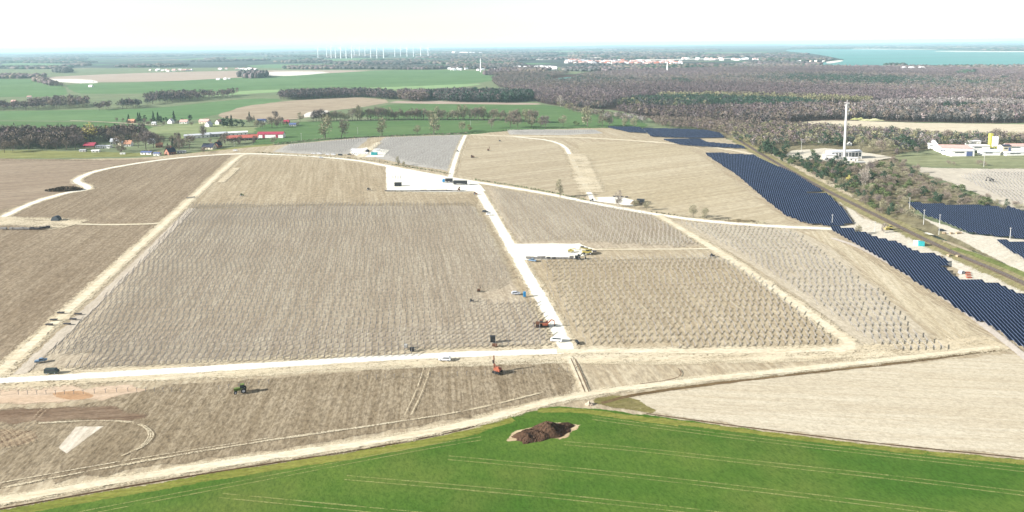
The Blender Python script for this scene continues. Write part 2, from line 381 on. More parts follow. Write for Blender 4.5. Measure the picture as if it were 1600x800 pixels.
patch('field', [(-300, 250), (100, 251), (200, 250), (250, 248), (150, 262), (118, 280), (128, 292), (60, 312), (-60, 345)], soil('stubble_left_far', C(172, 154, 134), C(190, 174, 152), C(148, 130, 112), 70, 3.5, 0.7, 0.01, 0.4, 0.3, E1), 4)
fc = soil('stubble_centre', C(196, 181, 155), C(212, 199, 174), C(168, 151, 124), -14, 2.6, 0.7, 0.010, 0.5, 0.4, E1, patch_az=60, patch_asp=0.3)
patch('field', [(386, 243), (480, 247), (560, 254), (602, 260), (602, 299), (700, 303), (744, 302), (750, 312), (740, 324), (500, 324), (292, 328), (330, 290)], fc, 2, sm=0)
rk = soil('rack_soil', C(206, 192, 170), C(224, 212, 190), C(176, 160, 138), -11, 1.6, 0.65, 0.014, 0.8, 0.4, E1, patch_az=70, patch_asp=0.4)
patch('field', [(288, 326), (500, 320), (740, 320), (756, 340), (800, 430), (845, 500), (866, 535), (862, 545), (500, 563), (120, 579), (40, 582), (60, 556), (140, 470), (210, 400)], rk, 3, sm=0)
patch('field', [(820, 403), (1110, 402), (1145, 410), (1200, 450), (1316, 536), (1290, 543), (1000, 546), (905, 546), (860, 490)], soil('rack_soil_east', C(204, 188, 160), C(222, 208, 182), C(176, 158, 128), -9, 1.6, 0.65, 0.014, 0.8, 0.4, E1, patch_az=70, patch_asp=0.4), 3, sm=0)
patch('field', [(755, 290), (820, 301), (950, 321), (1018, 333), (1098, 382), (1050, 389), (930, 388), (905, 380), (805, 381), (775, 335)], rk, 3, sm=0)
patch('field', [(1040, 343), (1240, 356), (1300, 385), (1400, 470), (1480, 544), (1350, 547), (1270, 480), (1150, 400)], soil('rack_soil_right', C(212, 200, 178), C(226, 216, 196), C(188, 172, 148), -9, 1.6, 0.5, 0.014, 0.8, 0.35, E1), 3, sm=0)
et = soil('sandy_east', C(216, 203, 176), C(230, 219, 196), C(190, 173, 143), 14, 3.0, 0.7, 0.012, 0.6, 0.3, E1, patch_az=60, patch_asp=0.3)
patch('field', [(1250, 360), (1292, 358), (1340, 392), (1420, 440), (1520, 510), (1560, 545), (1480, 545), (1400, 470), (1310, 390)], et, 3, sm=0)
patch('field', [(900, 222), (980, 220), (1080, 232), (1110, 250), (1180, 305), (1250, 352), (1180, 350), (1020, 331), (925, 312)], soil('sandy_centre', C(202, 188, 160), C(222, 210, 186), C(178, 162, 134), 62, 4.5, 0.6, 0.007, 0.4, 0.3, E1, patch_az=60, patch_asp=0.25), 4, sm=0)
patch('field', [(733, 216), (870, 220), (885, 240), (915, 312), (860, 302), (780, 289), (712, 272)], soil('stubble_north', C(196, 182, 156), C(214, 202, 178), C(172, 156, 132), 62, 4.5, 0.6, 0.007, 0.4, 0.3, E1, patch_az=60, patch_asp=0.25), 4, sm=0)
patch('field', [(575, 232), (602, 214), (724, 210), (716, 235), (702, 268), (640, 258), (588, 247)], soil('rack_soil_north', C(196, 192, 186), C(208, 204, 196), C(176, 170, 164), 10, 3, 0.4, 0.01, 0.4, 0.3, E1), 3, sm=0)
patch('field', [(425, 237), (450, 225), (580, 214), (560, 230), (545, 241), (470, 240)], MC['rack_soil_north'], 3, sm=0)
patch('field', [(790, 202), (930, 202), (945, 208), (880, 211), (795, 210)], MC['rack_soil_north'], 3, sm=0)
# lower strip
lo = soil('stubble_south', C(176, 161, 136), C(204, 190, 166), C(148, 132, 108), -6, 1.3, 0.75, 0.02, 1.0, 0.6, E1, patch_az=80, patch_asp=0.4, aspect=0.02)
patch('field', [(-200, 640), (100, 634), (260, 598), (500, 582), (640, 568), (870, 560), (905, 590), (905, 614), (740, 650), (500, 695), (200, 738), (-200, 790)], lo, 3, sm=0)
patch('field', [(-300, 604), (60, 600), (250, 596), (190, 622), (80, 632), (-300, 640)], soil('pink_soil', C(222, 198, 174), C(230, 210, 188), C(206, 178, 150), 80, 2.5, 0.5, 0.03, 1.0, 0.25, E1), 4)
patch('soil_stain', [(80, 612), (120, 608), (150, 614), (140, 624), (100, 624), (82, 619)], soil('rust_soil', C(200, 162, 126), C(212, 178, 146), C(190, 150, 114), 80, 2.5, 0.5, 0.03, 1.0, 0.25, (0.6, 0.9)), 4)
dk = soil('turned_soil', C(150, 128, 108), C(172, 152, 130), C(126, 104, 86), 84, 1.3, 0.9, 0.03, 1.0, 0.4, (0.5, 0.7))
patch('ploughed_strip', [(-200, 638), (0, 638), (120, 630), (205, 630), (250, 650), (180, 662), (60, 662), (-200, 668)], dk, 5)
patch('turned_ground', [(-200, 664), (20, 664), (70, 670), (55, 690), (20, 705), (-200, 720)], soil('turned_ground', C(196, 176, 148), C(206, 188, 160), C(130, 108, 88), 35, 1.6, 0.95, 0.03, 1.0, 0.4, (0.5, 0.7)), 4)
patch('lime_patch', [(119, 664), (164, 664), (104, 709), (89, 698)], soil('lime', C(232, 222, 206), C(238, 230, 216), C(206, 192, 172), -8, 1.6, 0.7, 0.03, 1.0, 0.3, (0.45, 0.5)), 1.0, sm=0)
# right sand field and green crop
patch('field', [(965, 622), (1100, 600), (1300, 577), (1500, 556), (1570, 549), (1900, 560), (2400, 900), (1600, 716), (1400, 697), (1200, 672), (1010, 645)], soil('sand_east', C(218, 206, 182), C(234, 226, 208), C(198, 182, 156), 97, 1.6, 0.5, 0.02, 1.6, 0.32, E1, patch_az=85, patch_asp=0.35), 2.5, sm=0)
patch('rough_grass', [(920, 622), (965, 612), (1010, 628), (1030, 646), (1000, 644), (930, 632)], soil('rough_verge', C(150, 142, 92), C(172, 158, 120), C(118, 116, 66), 80, 1.5, 0.6, 0.05, 1.2, 0.4, (0.6, 0.8)), 3)
gr = NT('wheat'); gp = gr.pos()
pf = gr.mapr(gr.noise(gr.rot(gp, 96, 1, 0.35), 0.045, 5, 0.6), 0.38, 0.66)
base = gr.mix(pf, C(90, 130, 48), C(118, 146, 62))
pf2 = gr.mapr(gr.noise(gp, 0.02, 3), 0.5, 0.68)
base = gr.mix(gr.math('MULTIPLY', pf2, 0.6), base, C(142, 150, 76))
fi = gr.mapr(gr.noise(gr.rot(gp, -20, 1, 0.5), 1.5, 5, 0.85), 0.40, 0.64)
base = gr.mix(gr.math('MULTIPLY', fi, 0.6), base, C(44, 74, 24))
gr.l(base, gr.b.inputs['Base Color']); gr.b.inputs['Roughness'].default_value = 0.9; gr.b.inputs['Specular IOR Level'].default_value = 0.05
edge_alpha(gr, 0.3, 0.4, 0.4)
patch('crop_field', [(-300, 850), (0, 797), (200, 760), (400, 727), (600, 697), (740, 668), (800, 644), (860, 633), (920, 634), (1010, 645), (1200, 673), (1400, 697), (1600, 716), (2200, 800), (2600, 1500), (-1500, 1500)], gr.m, 1.5, sm=0)
bd = soil('crop_border', C(150, 152, 74), C(168, 164, 92), C(110, 128, 50), 80, 1.5, 0.6, 0.05, 1.2, 0.4, (0.9, 0.9))
ribbon('field_margin', [(-100, 822), (0, 802), (200, 766), (400, 733), (600, 703), (740, 675), (800, 652)], 5, bd)
ribbon('field_margin', [(1030, 655), (1100, 664), (1200, 677), (1400, 702), (1600, 721), (1800, 745)], 3.5, bd)
ribbon('field_margin', [(840, 640), (900, 640), (960, 648), (1060, 661)], 4, bd)
bank = soil('earth_bank', C(96, 74, 56), C(120, 98, 76), C(84, 66, 48), 80, 0.8, 0.5, 0.1, 1.5, 0.4, (0.15, 0.4), nscale=0.4)
ribbon('field_edge', [(-100, 811), (0, 794), (200, 758), (400, 726), (600, 696), (740, 667), (800, 643)], 0.9, bank)
ribbon('field_edge', [(940, 629), (985, 616), (1100, 600), (1300, 577), (1400, 567), (1500, 553), (1565, 545)], 2.2, soil('weedy_bank', C(132, 110, 82), C(160, 140, 108), C(104, 88, 60), 80, 1.2, 0.6, 0.1, 1.5, 0.4, (0.6, 0.6)))
ribbon('field_edge', [(1010, 645), (1200, 671), (1400, 695), (1600, 714), (1750, 732)], 0.7, bank)
bare = soil('bare_ground', C(222, 200, 164), C(238, 220, 190), C(186, 158, 122), 75, 1.2, 0.6, 0.06, 1.0, 0.3, (0.6, 0.5))
patch('bare_ground', [(786, 688), (800, 672), (830, 665), (860, 657), (900, 660), (915, 662), (897, 675), (885, 684), (850, 686), (800, 691)], bare, 1.5)
tr = soil('tramline', C(176, 178, 116), C(196, 192, 134), C(140, 150, 80), 80, 1.0, 0.5, 0.1, 1.2, 0.3, (1.0, 0.8), nscale=0.4, top=0.55)
for L in ([(925, 652), (1060, 670), (1200, 688), (1400, 711), (1600, 733), (1750, 750)], [(880, 691), (1000, 701), (1200, 724), (1400, 745), (1600, 770), (1750, 788)], [(700, 714), (800, 723), (1000, 743), (1200, 766), (1400, 790), (1500, 803), (1700, 830)], [(540, 745), (800, 767), (1000, 788), (1100, 799), (1300, 824)], [(345, 773), (500, 788), (650, 802), (800, 818)], [(60, 816), (130, 800), (400, 749), (600, 710), (700, 692), (752, 684)]):
    for off in (-0.95, 0.95): ribbon('wheel_track', L, 0.5, tr, offset=off, wob=0.15, core=0.6)
# roads
chalk = soil('chalk_road', C(255, 252, 240), C(255, 253, 245), C(238, 226, 204), 80, 2, 0.35, 0.05, 0.8, 0.14, (0.5, 0.6), nscale=0.3)
tan = soil('sandy_track', C(244, 234, 208), C(250, 244, 224), C(222, 202, 168), 80, 2, 0.6, 0.05, 0.8, 0.3, (0.6, 0.8), nscale=0.3)
faint = soil('faint_track', C(236, 222, 192), C(244, 234, 210), C(220, 202, 170), 80, 2, 0.4, 0.05, 0.8, 0.15, (1.1, 0.9), nscale=0.35, top=0.55)
halo = soil('dusty_verge', C(230, 216, 188), C(238, 226, 202), C(208, 190, 158), 80, 3, 0.5, 0.05, 0.8, 0.25, (0.9, 1.3), nscale=0.12, top=0.8)
main_w = [(-120, 600), (0, 594), (200, 583), (400, 571), (640, 556), (880, 548)]
ribbon('gravel_verge', main_w, 20, halo)
ribbon('gravel_verge', [(880, 555), (1000, 553), (1200, 551), (1400, 545), (1560, 534)], 18, halo)
ribbon('gravel_verge', [(120, 592), (400, 583), (640, 569), (880, 562), (1100, 566), (1400, 552)], 7, faint)
ribbon('gravel_verge', [(1195, 237), (1235, 258), (1290, 282), (1330, 312), (1350, 345)], 16, halo)
diag = [(-60, 630), (0, 580), (100, 490), (200, 400), (300, 309), (345, 268), (372, 245), (384, 240)]
ribbon('gravel_verge', diag, 12, halo); ribbon('dirt_road', diag, 5.4, tan)
ribbon('gravel_verge', [(30, 584), (120, 500), (210, 415), (280, 345), (300, 325)], 7, soil('pale_verge', C(214, 202, 186), C(222, 212, 196), C(196, 182, 164), -12, 2, 0.5, 0.05, 0.8, 0.25, (0.8, 1.0)))
mid = [(745, 293), (760, 318), (795, 378), (830, 440), (860, 490), (888, 550)]
ribbon('gravel_verge', mid, 14, halo); ribbon('gravel_road', mid, (9.5, 8.0), chalk)
ribbon('gravel_road', main_w, 6.6, chalk); ribbon('gravel_road', [(870, 548), (950, 547), (1000, 548), (1200, 548), (1290, 546), (1322, 540), (1330, 536)], 5.2, tan)
north = [(-260, 400), (-60, 362), (0, 341), (50, 316), (105, 300), (138, 296), (136, 290), (118, 284), (122, 278), (150, 266), (230, 252), (300, 244), (380, 239), (480, 243), (560, 250), (620, 262), (700, 277), (780, 290), (860, 303), (930, 318), (1020, 334), (1100, 345), (1200, 353), (1300, 357), (1380, 360)]
ribbon('gravel_verge', north, 15, halo); ribbon('gravel_road', north, (7.0, 7.5), chalk)
ribbon('gravel_road', [(1300, 357), (1400, 361), (1470, 366), (1540, 372), (1600, 378), (1700, 388)], 8, chalk)
patch('gravel_yard', [(602, 259), (622, 262), (700, 277), (748, 286), (760, 298), (700, 300), (603, 299)], chalk, 1.2, sm=0)
patch('gravel_yard', [(800, 380), (905, 379), (932, 388), (930, 395), (900, 404), (815, 406), (806, 395)], chalk, 2, sm=0)
ribbon('dirt_road', [(900, 390), (960, 389), (1050, 389), (1118, 388)], 3.2, tan)
patch('gravel_yard', [(925, 308), (968, 306), (1005, 316), (990, 322), (940, 316), (922, 314)], chalk, 1.5, sm=0)
patch('gravel_yard', [(545, 238), (572, 230), (610, 234), (600, 245), (560, 246)], chalk, 2, sm=0)
for L, w, mt in (([(727, 211), (718, 230), (709, 255), (704, 276)], 6, chalk), ([(800, 213), (880, 221), (897, 255), (926, 312)], 6, chalk), ([(1028, 336), (1100, 378), (1180, 430), (1260, 486), (1316, 526), (1334, 540), (1300, 548)], 6, tan), ([(735, 210), (800, 213), (900, 214), (1000, 220), (1100, 228), (1170, 238), (1200, 252)], 7, tan), ([(592, 222), (576, 234), (562, 246)], 7, tan), ([(90, 348), (150, 351), (230, 350), (250, 348)], 2.6, tan), ([(-60, 344), (60, 346), (120, 350)], 16, halo), ([(370, 262), (345, 285)], 5, halo),
        ([(110, 188), (160, 190), (215, 194), (252, 196)], 5, sand), ([(887, 556), (905, 590), (915, 612)], 2.6, tan), ([(900, 240), (925, 300)], 16, halo)):
    if mt is not sand: ribbon('gravel_verge', L, w*2.0, halo)
    ribbon('dirt_road', L, w, mt)
bottom = [(-100, 802), (0, 782), (200, 747), (400, 716), (600, 688), (740, 661), (850, 628), (940, 611), (1100, 592), (1300, 571), (1480, 551), (1560, 541)]
ribbon('gravel_verge', bottom, 8, faint); ribbon('dirt_road', bottom, (4.6, 3.6), tan)
ribbon('wheel_track', [(0, 762), (200, 724), (400, 690), (600, 662), (740, 640), (850, 612)], 1.2, faint, wob=0.2)
ribbon('wheel_track', [(0, 754), (200, 718), (420, 684)], 0.6, faint, wob=0.2)
# turning tyre marks
for k in range(3):
    ribbon('wheel_track', [(60, 662-k), (150, 656), (215, 660-k), (236+k*4, 676), (222+k*3, 697), (190, 712)], 0.6, faint, wob=0.2)
fan = soil('fan_track', C(214, 194, 164), C(222, 204, 176), C(196, 176, 146), 35, 1.2, 0.5, 0.05, 0.8, 0.3, (0.9, 0.9), nscale=0.4, top=0.4)
for i in range(6): ribbon('wheel_track', [(i*11-30, 665+i*.4), (i*11-12, 676), (i*10+4, 702-i*2.2)], 1.3, fan, wob=0.25)
for a_, b_ in (((68, 636), (4, 700)), ((76, 636), (14, 700))): ribbon('wheel_track', [a_, b_], 0.8, fan, wob=0.2)
for x in (662, 672): ribbon('wheel_track', [(x, 575), (x-12, 612), (x-30, 648)], 0.5, faint, wob=0.2)
for L in ([(892, 560), (905, 590), (914, 612)], [(898, 560), (911, 590), (920, 612)], [(1060, 575), (1066, 584), (1056, 592), (1000, 600)]): ribbon('wheel_track', L, 0.5, dk, wob=0.2)
for k in range(9):
    x0 = 1310+k*13; ribbon('wheel_track', [(x0-40, 372+k*2), (x0+30, 430+k*3), (x0+120, 492+k*3), (x0+190, 538)], 0.5, faint, wob=0.2)
patch('scrub_ground', [(1395, 317), (1432, 333), (1450, 345), (1500, 368), (1570, 402), (1570, 416), (1480, 376), (1395, 345)], MC['scrub_ground'], 3)
# right-hand service road, rail line
ribbon('gravel_road', [(1300, 372), (1345, 386), (1420, 428), (1500, 480), (1575, 536), (1640, 590)], 5, soil('grey_track', C(218, 208, 198), C(226, 216, 206), C(206, 194, 180), 40, 2, 0.4, 0.05, 0.8, 0.2, (0.5, 0.7)))
wht = soil('chalk_service', C(234, 226, 210), C(242, 236, 222), C(212, 200, 178), 60, 3, 0.5, 0.04, 0.8, 0.3, (0.6, 0.7), nscale=0.2)
patch('gravel_yard', [(1190, 242), (1215, 254), (1265, 276), (1302, 300), (1330, 322), (1352, 342), (1400, 352), (1400, 366), (1330, 366), (1290, 352), (1335, 352), (1318, 325), (1285, 298), (1215, 261)], wht, 2.5, sm=0)
patch('gravel_yard', [(1330, 357), (1420, 360), (1450, 380), (1480, 396), (1540, 420), (1600, 446), (1680, 480), (1680, 500), (1600, 468), (1560, 452), (1500, 442), (1490, 420), (1440, 400), (1370, 374)], wht, 2.5, sm=0)
patch('gravel_yard', [(1440, 340), (1480, 352), (1520, 366), (1600, 374), (1720, 386), (1720, 420), (1600, 432), (1550, 404), (1500, 378), (1470, 362)], wht, 2.5, sm=0)
patch('gravel_yard', [(1225, 243), (1235, 235), (1290, 231), (1350, 238), (1400, 246), (1375, 250), (1345, 262), (1290, 252), (1240, 248)], wht, 2.5, sm=0)
rail_l = [(1150, 216), (1185, 238), (1240, 270), (1290, 297), (1340, 322), (1400, 352), (1440, 372), (1500, 400), (1560, 424), (1640, 462)]
ribbon('grass_verge', rail_l, 24, soil('rail_verge', C(170, 160, 118), C(190, 180, 140), C(140, 138, 90), 50, 3, 0.6, 0.04, 0.6, 0.4, (0.6, 0.9)))
ribbon('rail_bed', rail_l, 7, soil('ballast', C(140, 122, 108), C(160, 144, 130), C(112, 96, 86), 45, 1.5, 0.5, 0.05, 1.2, 0.4, (0.3, 0.4)), wob=0.02)
ribbon('grass_verge', [(1490, 388), (1530, 400), (1600, 428), (1680, 466)], 9, soil('green_verge', C(140, 150, 90), C(156, 164, 104), C(112, 124, 70), 50, 3, 0.6, 0.04, 0.6, 0.4, (0.5, 0.7)))
steel = plain('rail_steel', (0.22, 0.2, 0.19, 1), 0.4, 0.5, 0.6)
def pathbars(name, pts, w, h, off, z0, mat, label, cat):
    P = resample(smooth([Vector(q) for q in GP(pts)], 2), 12, False); m = MB()
    for i in range(len(P)-1):
        t = (P[i+1]-P[i]).normalized(); s_ = Vector((-t.y, t.x))*off
        m.bar((P[i].x+s_.x, P[i].y+s_.y, z0), (P[i+1].x+s_.x, P[i+1].y+s_.y, z0), w, h)
    return m
zr = -0.45+0.004*LAY[0]+0.1
rl = empty('railway_track', G(1340, 322), 0, 'single railway track running past the dark solar panels', 'railway track')
for off in (-0.72, 0.72):
    o = pathbars('rail', rail_l, 0.16, 0.2, off, zr+0.2, steel, '', '').build('rail', steel); o.parent = rl; o.location = -rl.location
P = resample(smooth([Vector(q) for q in GP(rail_l)], 2), 1.6, False); m = MB(); slm = plain('sleeper', (0.1, 0.08, 0.065, 1))
idx = sorted(range(len(P)-1), key=lambda i: P[i].length); near_s = set(idx[:100]); sd = None
for i in range(len(P)-1):
    t = (P[i+1]-P[i]).normalized(); s_ = Vector((-t.y, t.x))*1.25
    if i in near_s:
        if sd is None: q = MB(); q.bar((-1.25, 0, 0), (1.25, 0, 0), .26, .18); sd = q.data('sleeper', slm)
        o = bpy.data.objects.new('sleeper', sd); link(o, rl); o.location = Vector((P[i].x, P[i].y, zr))-rl.location; o.rotation_euler = (0, 0, math.atan2(s_.y, s_.x))
    else: m.bar((P[i].x-s_.x, P[i].y-s_.y, zr), (P[i].x+s_.x, P[i].y+s_.y, zr), 0.26, 0.18)
o = m.build('sleepers', slm); o.parent = rl; o.location = -rl.location; o['kind'] = 'stuff'
# ------------------------------------------------------------------ haze
hz = bpy.data.materials.new('haze'); hz.use_nodes = True; ht = hz.node_tree
ht.nodes.remove(ht.nodes['Principled BSDF'])
pv = ht.nodes.new('ShaderNodeVolumePrincipled'); pv.inputs['Color'].default_value = (0.60, 0.85, 0.98, 1)
pv.inputs['Density'].default_value = 5.0e-5; pv.inputs['Anisotropy'].default_value = 0.0
ht.links.new(pv.outputs[0], ht.nodes['Material Output'].inputs['Volume'])
hb = MB(); hb.box((0, 18000, 84.5), (84000, 47000, 175)); tag(hb.build('haze', hz), kind='stuff')
# ------------------------------------------------------------------ solar rows and racks
GZ = 0.05
galv = plain('galvanised_steel', (0.22, 0.21, 0.20, 1), 0.7, 0.15, 0.0); rail_m = plain('rail_steel_pale', (0.17, 0.19, 0.25, 1), 0.55, 0.2, 0.0)
def clip_rows(pts, az, pitch, minlen=5.0):
    """cuts parallel lines by a polygon of photograph points; gives ground segments from near to far"""
    P = [Vector(q) for q in GP(pts)]; e = Vector((math.sin(R(az)), math.cos(R(az)))); n = Vector((-e.y, e.x))
    if n.y < 0: n = -n
    ds = [p.dot(n) for p in P]; out = []; k = math.floor(min(ds)/pitch)+1
    while k*pitch < max(ds):
        c = k*pitch; hit = []
        for i in range(len(P)):
            a_, b_ = ds[i], ds[(i+1) % len(P)]
            if (a_-c)*(b_-c) < 0: hit.append(P[i].lerp(P[(i+1) % len(P)], (c-a_)/(b_-a_)).dot(e))
        hit.sort()
        for i in range(0, len(hit)-1, 2):
            if hit[i+1]-hit[i] > minlen: out.append((k, n*c+e*hit[i], n*c+e*hit[i+1], e, n))
        k += 1
    return out
def frame_geo(m, x, rng_=random):
    """one frame: post, inclined rafter, thin filler triangles welding them into one mesh; returns indices for hanging rails on"""
    k = len(m.v); m.bar((x, 0.0, 0), (x, 0.0, 1.65), 0.12, 0.10); r = len(m.v); m.bar((x, -1.95, 0.95), (x, 1.95, 2.35), 0.09, 0.31)  # rafter shaped deeper than a real profile so its shadow falls wider
    m.f.append((k+4, k+5, r+1)); m.mi.append(0); m.f.append((k+6, k+7, r+5)); m.mi.append(0)  # added triangles, no real plate; they only connect post and rafter meshes
    return k, r
def rack_row(L, sp=3.3):
    m = MB(); prev = None
    for i in range(int(L/sp)+1):
        k, r = frame_geo(m, i*sp)
        if prev is not None:
            pk, pr = prev
            for (a_, b_), (c_, d_) in (((pr+2, pr+3), (r+3, r+2)), ((pr+6, pr+7), (r+7, r+6)), ((pk+5, pk+6), (k+4, k+7))):
                m.f.append((a_, c_, d_, b_)); m.mi.append(1)
        prev = (k, r)
    return m
RACKS = [
 ('the large western field', [(300, 321), (500, 318), (735, 317), (752, 334), (784, 400), (800, 436), (770, 452), (738, 458), (742, 470), (790, 474), (832, 472), (852, 508), (862, 528), (858, 541), (740, 549), (500, 561), (150, 577), (100, 578), (140, 556), (76, 553), (110, 522), (200, 430)], 86.2, 4.8, 'n', 2.8),
 ('the field east of the white road', [(838, 405), (1110, 403), (1140, 409), (1206, 452), (1312, 536), (1200, 542), (915, 543), (895, 520), (870, 478)], 87.5, 6.3, 'n'),
 ('the wedge field above the gravel yard', [(766, 293), (820, 303), (950, 323), (1015, 335), (1092, 382), (1050, 386), (900, 377), (806, 377), (785, 345)], 87.0, 5.4, 'n', 3.0),
 ('the long eastern field', [(1060, 347), (1235, 360), (1290, 398), (1345, 438), (1382, 465), (1402, 488), (1422, 508), (1442, 526), (1480, 545), (1375, 546), (1285, 484), (1160, 400)], 88.2, 6.3, 'n'),
 ('the far northern field', [(578, 232), (604, 215), (722, 211), (714, 235), (700, 266), (650, 256), (610, 246)], 86.5, 6.3, 'm'),
 ('the far north-western strip', [(440, 236), (455, 226), (576, 215), (552, 231), (538, 240)], 86.5, 6.3, 'm'),
 ('the field beside the scrub', [(1500, 278), (1535, 267), (1600, 268), (1680, 272), (1680, 345), (1610, 326), (1545, 302)], 89.0, 6.3, 'n'),
 ('the far crest', [(800, 204), (930, 203), (938, 208), (800, 209)], 86.5, 6.3, 'm'),
]
loose = []
PL = {'the large western field': 'large western field', 'the far northern field': 'far northern field', 'the far north-western strip': 'far north-western strip', 'the far crest': 'far crest'}
for place, poly, az, pitch, kind, *xx in RACKS:
    sp = xx[0] if xx else 3.3
    for j, (k, p0, p1, e_, n_) in enumerate(clip_rows(poly, az, pitch)):
        ang = math.atan2(e_.y, e_.x); o0 = p0+e_*random.uniform(0, 3); L = (p1-o0).length-random.uniform(0, 3)
        if L < 3.4: continue
        dist = (p0+p1).length/2
        if kind == 'm' or ('large western' in place and (dist < 312 or 520 < dist < 545)) or ('east of the white' in place and dist > 392):
            o = rack_row(L, sp).build('mounting_rack', [galv, rail_m], None, (o0.x, o0.y, GZ), ang)
            tag(o, f'{ordinal(j+1)} row from the south, linked by rails, {place.replace("the ", "")}', 'mounting rack', 'rows of steel racks waiting for solar panels')
        else:
            for i in range(int(L/sp)+1):
                if random.random() < .015: continue
                q = o0+e_*(i*sp+random.uniform(-.06, .06)); loose.append((q.length, q.x, q.y, ang, place, j+1))
loose.sort()
fm = MB(); frame_geo(fm, 0.0); fme = fm.data('rack_frame', galv); cnt = {}
for d_, x, y, ang, place, row in loose[:300]:
    o = bpy.data.objects.new('rack_frame', fme); link(o); o.location = (x, y, GZ); o.rotation_euler = (0, 0, ang+random.gauss(0, .03))
    tag(o, f'steel frame, {ordinal(row)} southern row, {place.replace("the ", "")}', 'rack frame', f'loose rack frames, row {row} of {place}')
m = MB(); V = np.array(fm.v); nv = len(V)
for i, (d_, x, y, ang, place, row) in enumerate(loose[300:]):
    c_, s_ = math.cos(ang), math.sin(ang)
    m.v += [(x+v[0]*c_-v[1]*s_, y+v[0]*s_+v[1]*c_, GZ+v[2]) for v in fm.v]; m.f += [tuple(i*nv+q for q in f) for f in fm.f]
m.mi = [0]*len(m.f)
tag(m.build('rack_frames', galv), 'thousands of single steel rack frames in rows across the eastern fields', 'rack frames', kind='stuff')
# posts without racks: one short row each
for place, pts, sp in (('single row of short posts across the pink soil', [(0, 617), (130, 616), (200, 612), (310, 613), (420, 600)], 3.4), ('row of low posts in the stubble under the gravel road', [(560, 593), (700, 588), (860, 582), (900, 580)], 3.4), ('double row of posts north of the racks', [(300, 317), (520, 313), (735, 312)], 6.6)):
    P = resample([Vector(q) for q in GP(pts)], sp, False)
    for p in P:
        if random.random() < 0.08: continue
        m = MB(); m.bar((0, 0, 0), (random.uniform(-.1, .1), 0, 1.5), 0.14, 0.12)
        if sp < 4: m.bar((-.3, -.3, 1.5), (.3, .5, 1.6), 0.1, 0.1)
        tag(m.build('steel_post', galv, None, (p.x, p.y, GZ)), place.replace('single row of short posts', 'short post in the single row').replace('row of low posts', 'low post in the row').replace('double row of posts', 'post in the open row'), 'steel post', place)
# finished panels
pm = NT('solar_module'); tc = pm.n('ShaderNodeTexCoord').outputs['UV']; sp_ = pm.n('ShaderNodeSeparateXYZ'); pm.l(tc, sp_.inputs[0])
fx = pm.math('PINGPONG', sp_.outputs[0], 0.85); lx = pm.math('LESS_THAN', fx, 0.105)
fy = pm.math('PINGPONG', sp_.outputs[1], 0.5); ly = pm.math('LESS_THAN', fy, 0.03)
nz = pm.noise(pm.pos(), 0.05, 3)
cell = pm.mix(pm.mapr(nz, 0.35, 0.65), (0.0010, 0.0035, 0.013, 1), (0.002, 0.006, 0.020, 1))
c_ = pm.mix(pm.math('MULTIPLY', ly, 0.3), cell, (0.05, 0.06, 0.10, 1))
pm.l(pm.mix(lx, c_, (0.20, 0.26, 0.40, 1)), pm.b.inputs['Base Color']); pm.b.inputs['Roughness'].default_value = 0.35
pm.b.inputs['Specular IOR Level'].default_value = 0.06
back = plain('module_backsheet', (0.05, 0.05, 0.06, 1))
def solar_row(p0, p1, e, label, x_off):
    L = math.floor((p1-p0).length/1.7)*1.7
    ang = math.atan2(e.y, e.x); hw, z0, z1 = 1.98, 0.8, 2.3
    root = empty('solar_panel_row', (p0.x, p0.y, GZ), ang, label, 'solar panels', 'rows of dark blue solar panels')
    v = []; f = []; uv = []
    def face(q, u):
        k = len(v); v.extend(q); f.append((k, k+1, k+2, k+3)); uv.extend(u)
    face([(0, -hw, z0), (L, -hw, z0), (L, hw, z1), (0, hw, z1)], [(x_off, 0), (x_off+L, 0), (x_off+L, 4), (x_off, 4)])
    t = 0.05
    for q in ([(0, hw, z1-t), (L, hw, z1-t), (L, -hw, z0-t), (0, -hw, z0-t)], [(0, -hw, z0-t), (L, -hw, z0-t), (L, -hw, z0), (0, -hw, z0)], [(L, hw, z1-t), (0, hw, z1-t), (0, hw, z1), (L, hw, z1)],
              [(0, hw, z1-t), (0, -hw, z0-t), (0, -hw, z0), (0, hw, z1)], [(L, -hw, z0-t), (L, hw, z1-t), (L, hw, z1), (L, -hw, z0)]): face(q, [(0.4, 0.4)]*4)
    me = bpy.data.meshes.new('module_surface'); me.from_pydata(v, [], f); me.materials.append(pm.m); me.materials.append(back)
    me.polygons.foreach_set('material_index', [0]+[1]*5)
    ul = me.uv_layers.new(name='UVMap'); ul.data.foreach_set('uv', [c for q in uv for c in q]); me.update()
    o = bpy.data.objects.new('module_surface', me); link(o, root)
    m = MB(); k = max(1, int(L/5.1))
    for i in range(k+1):
        x = 0.3+i*(L-0.6)/k; m.bar((x, -1.2, 0), (x, -1.2, 0.98), 0.1); m.bar((x, 1.2, 0), (x, 1.2, 1.9), 0.1)
    m.build('support_frame', galv, root)
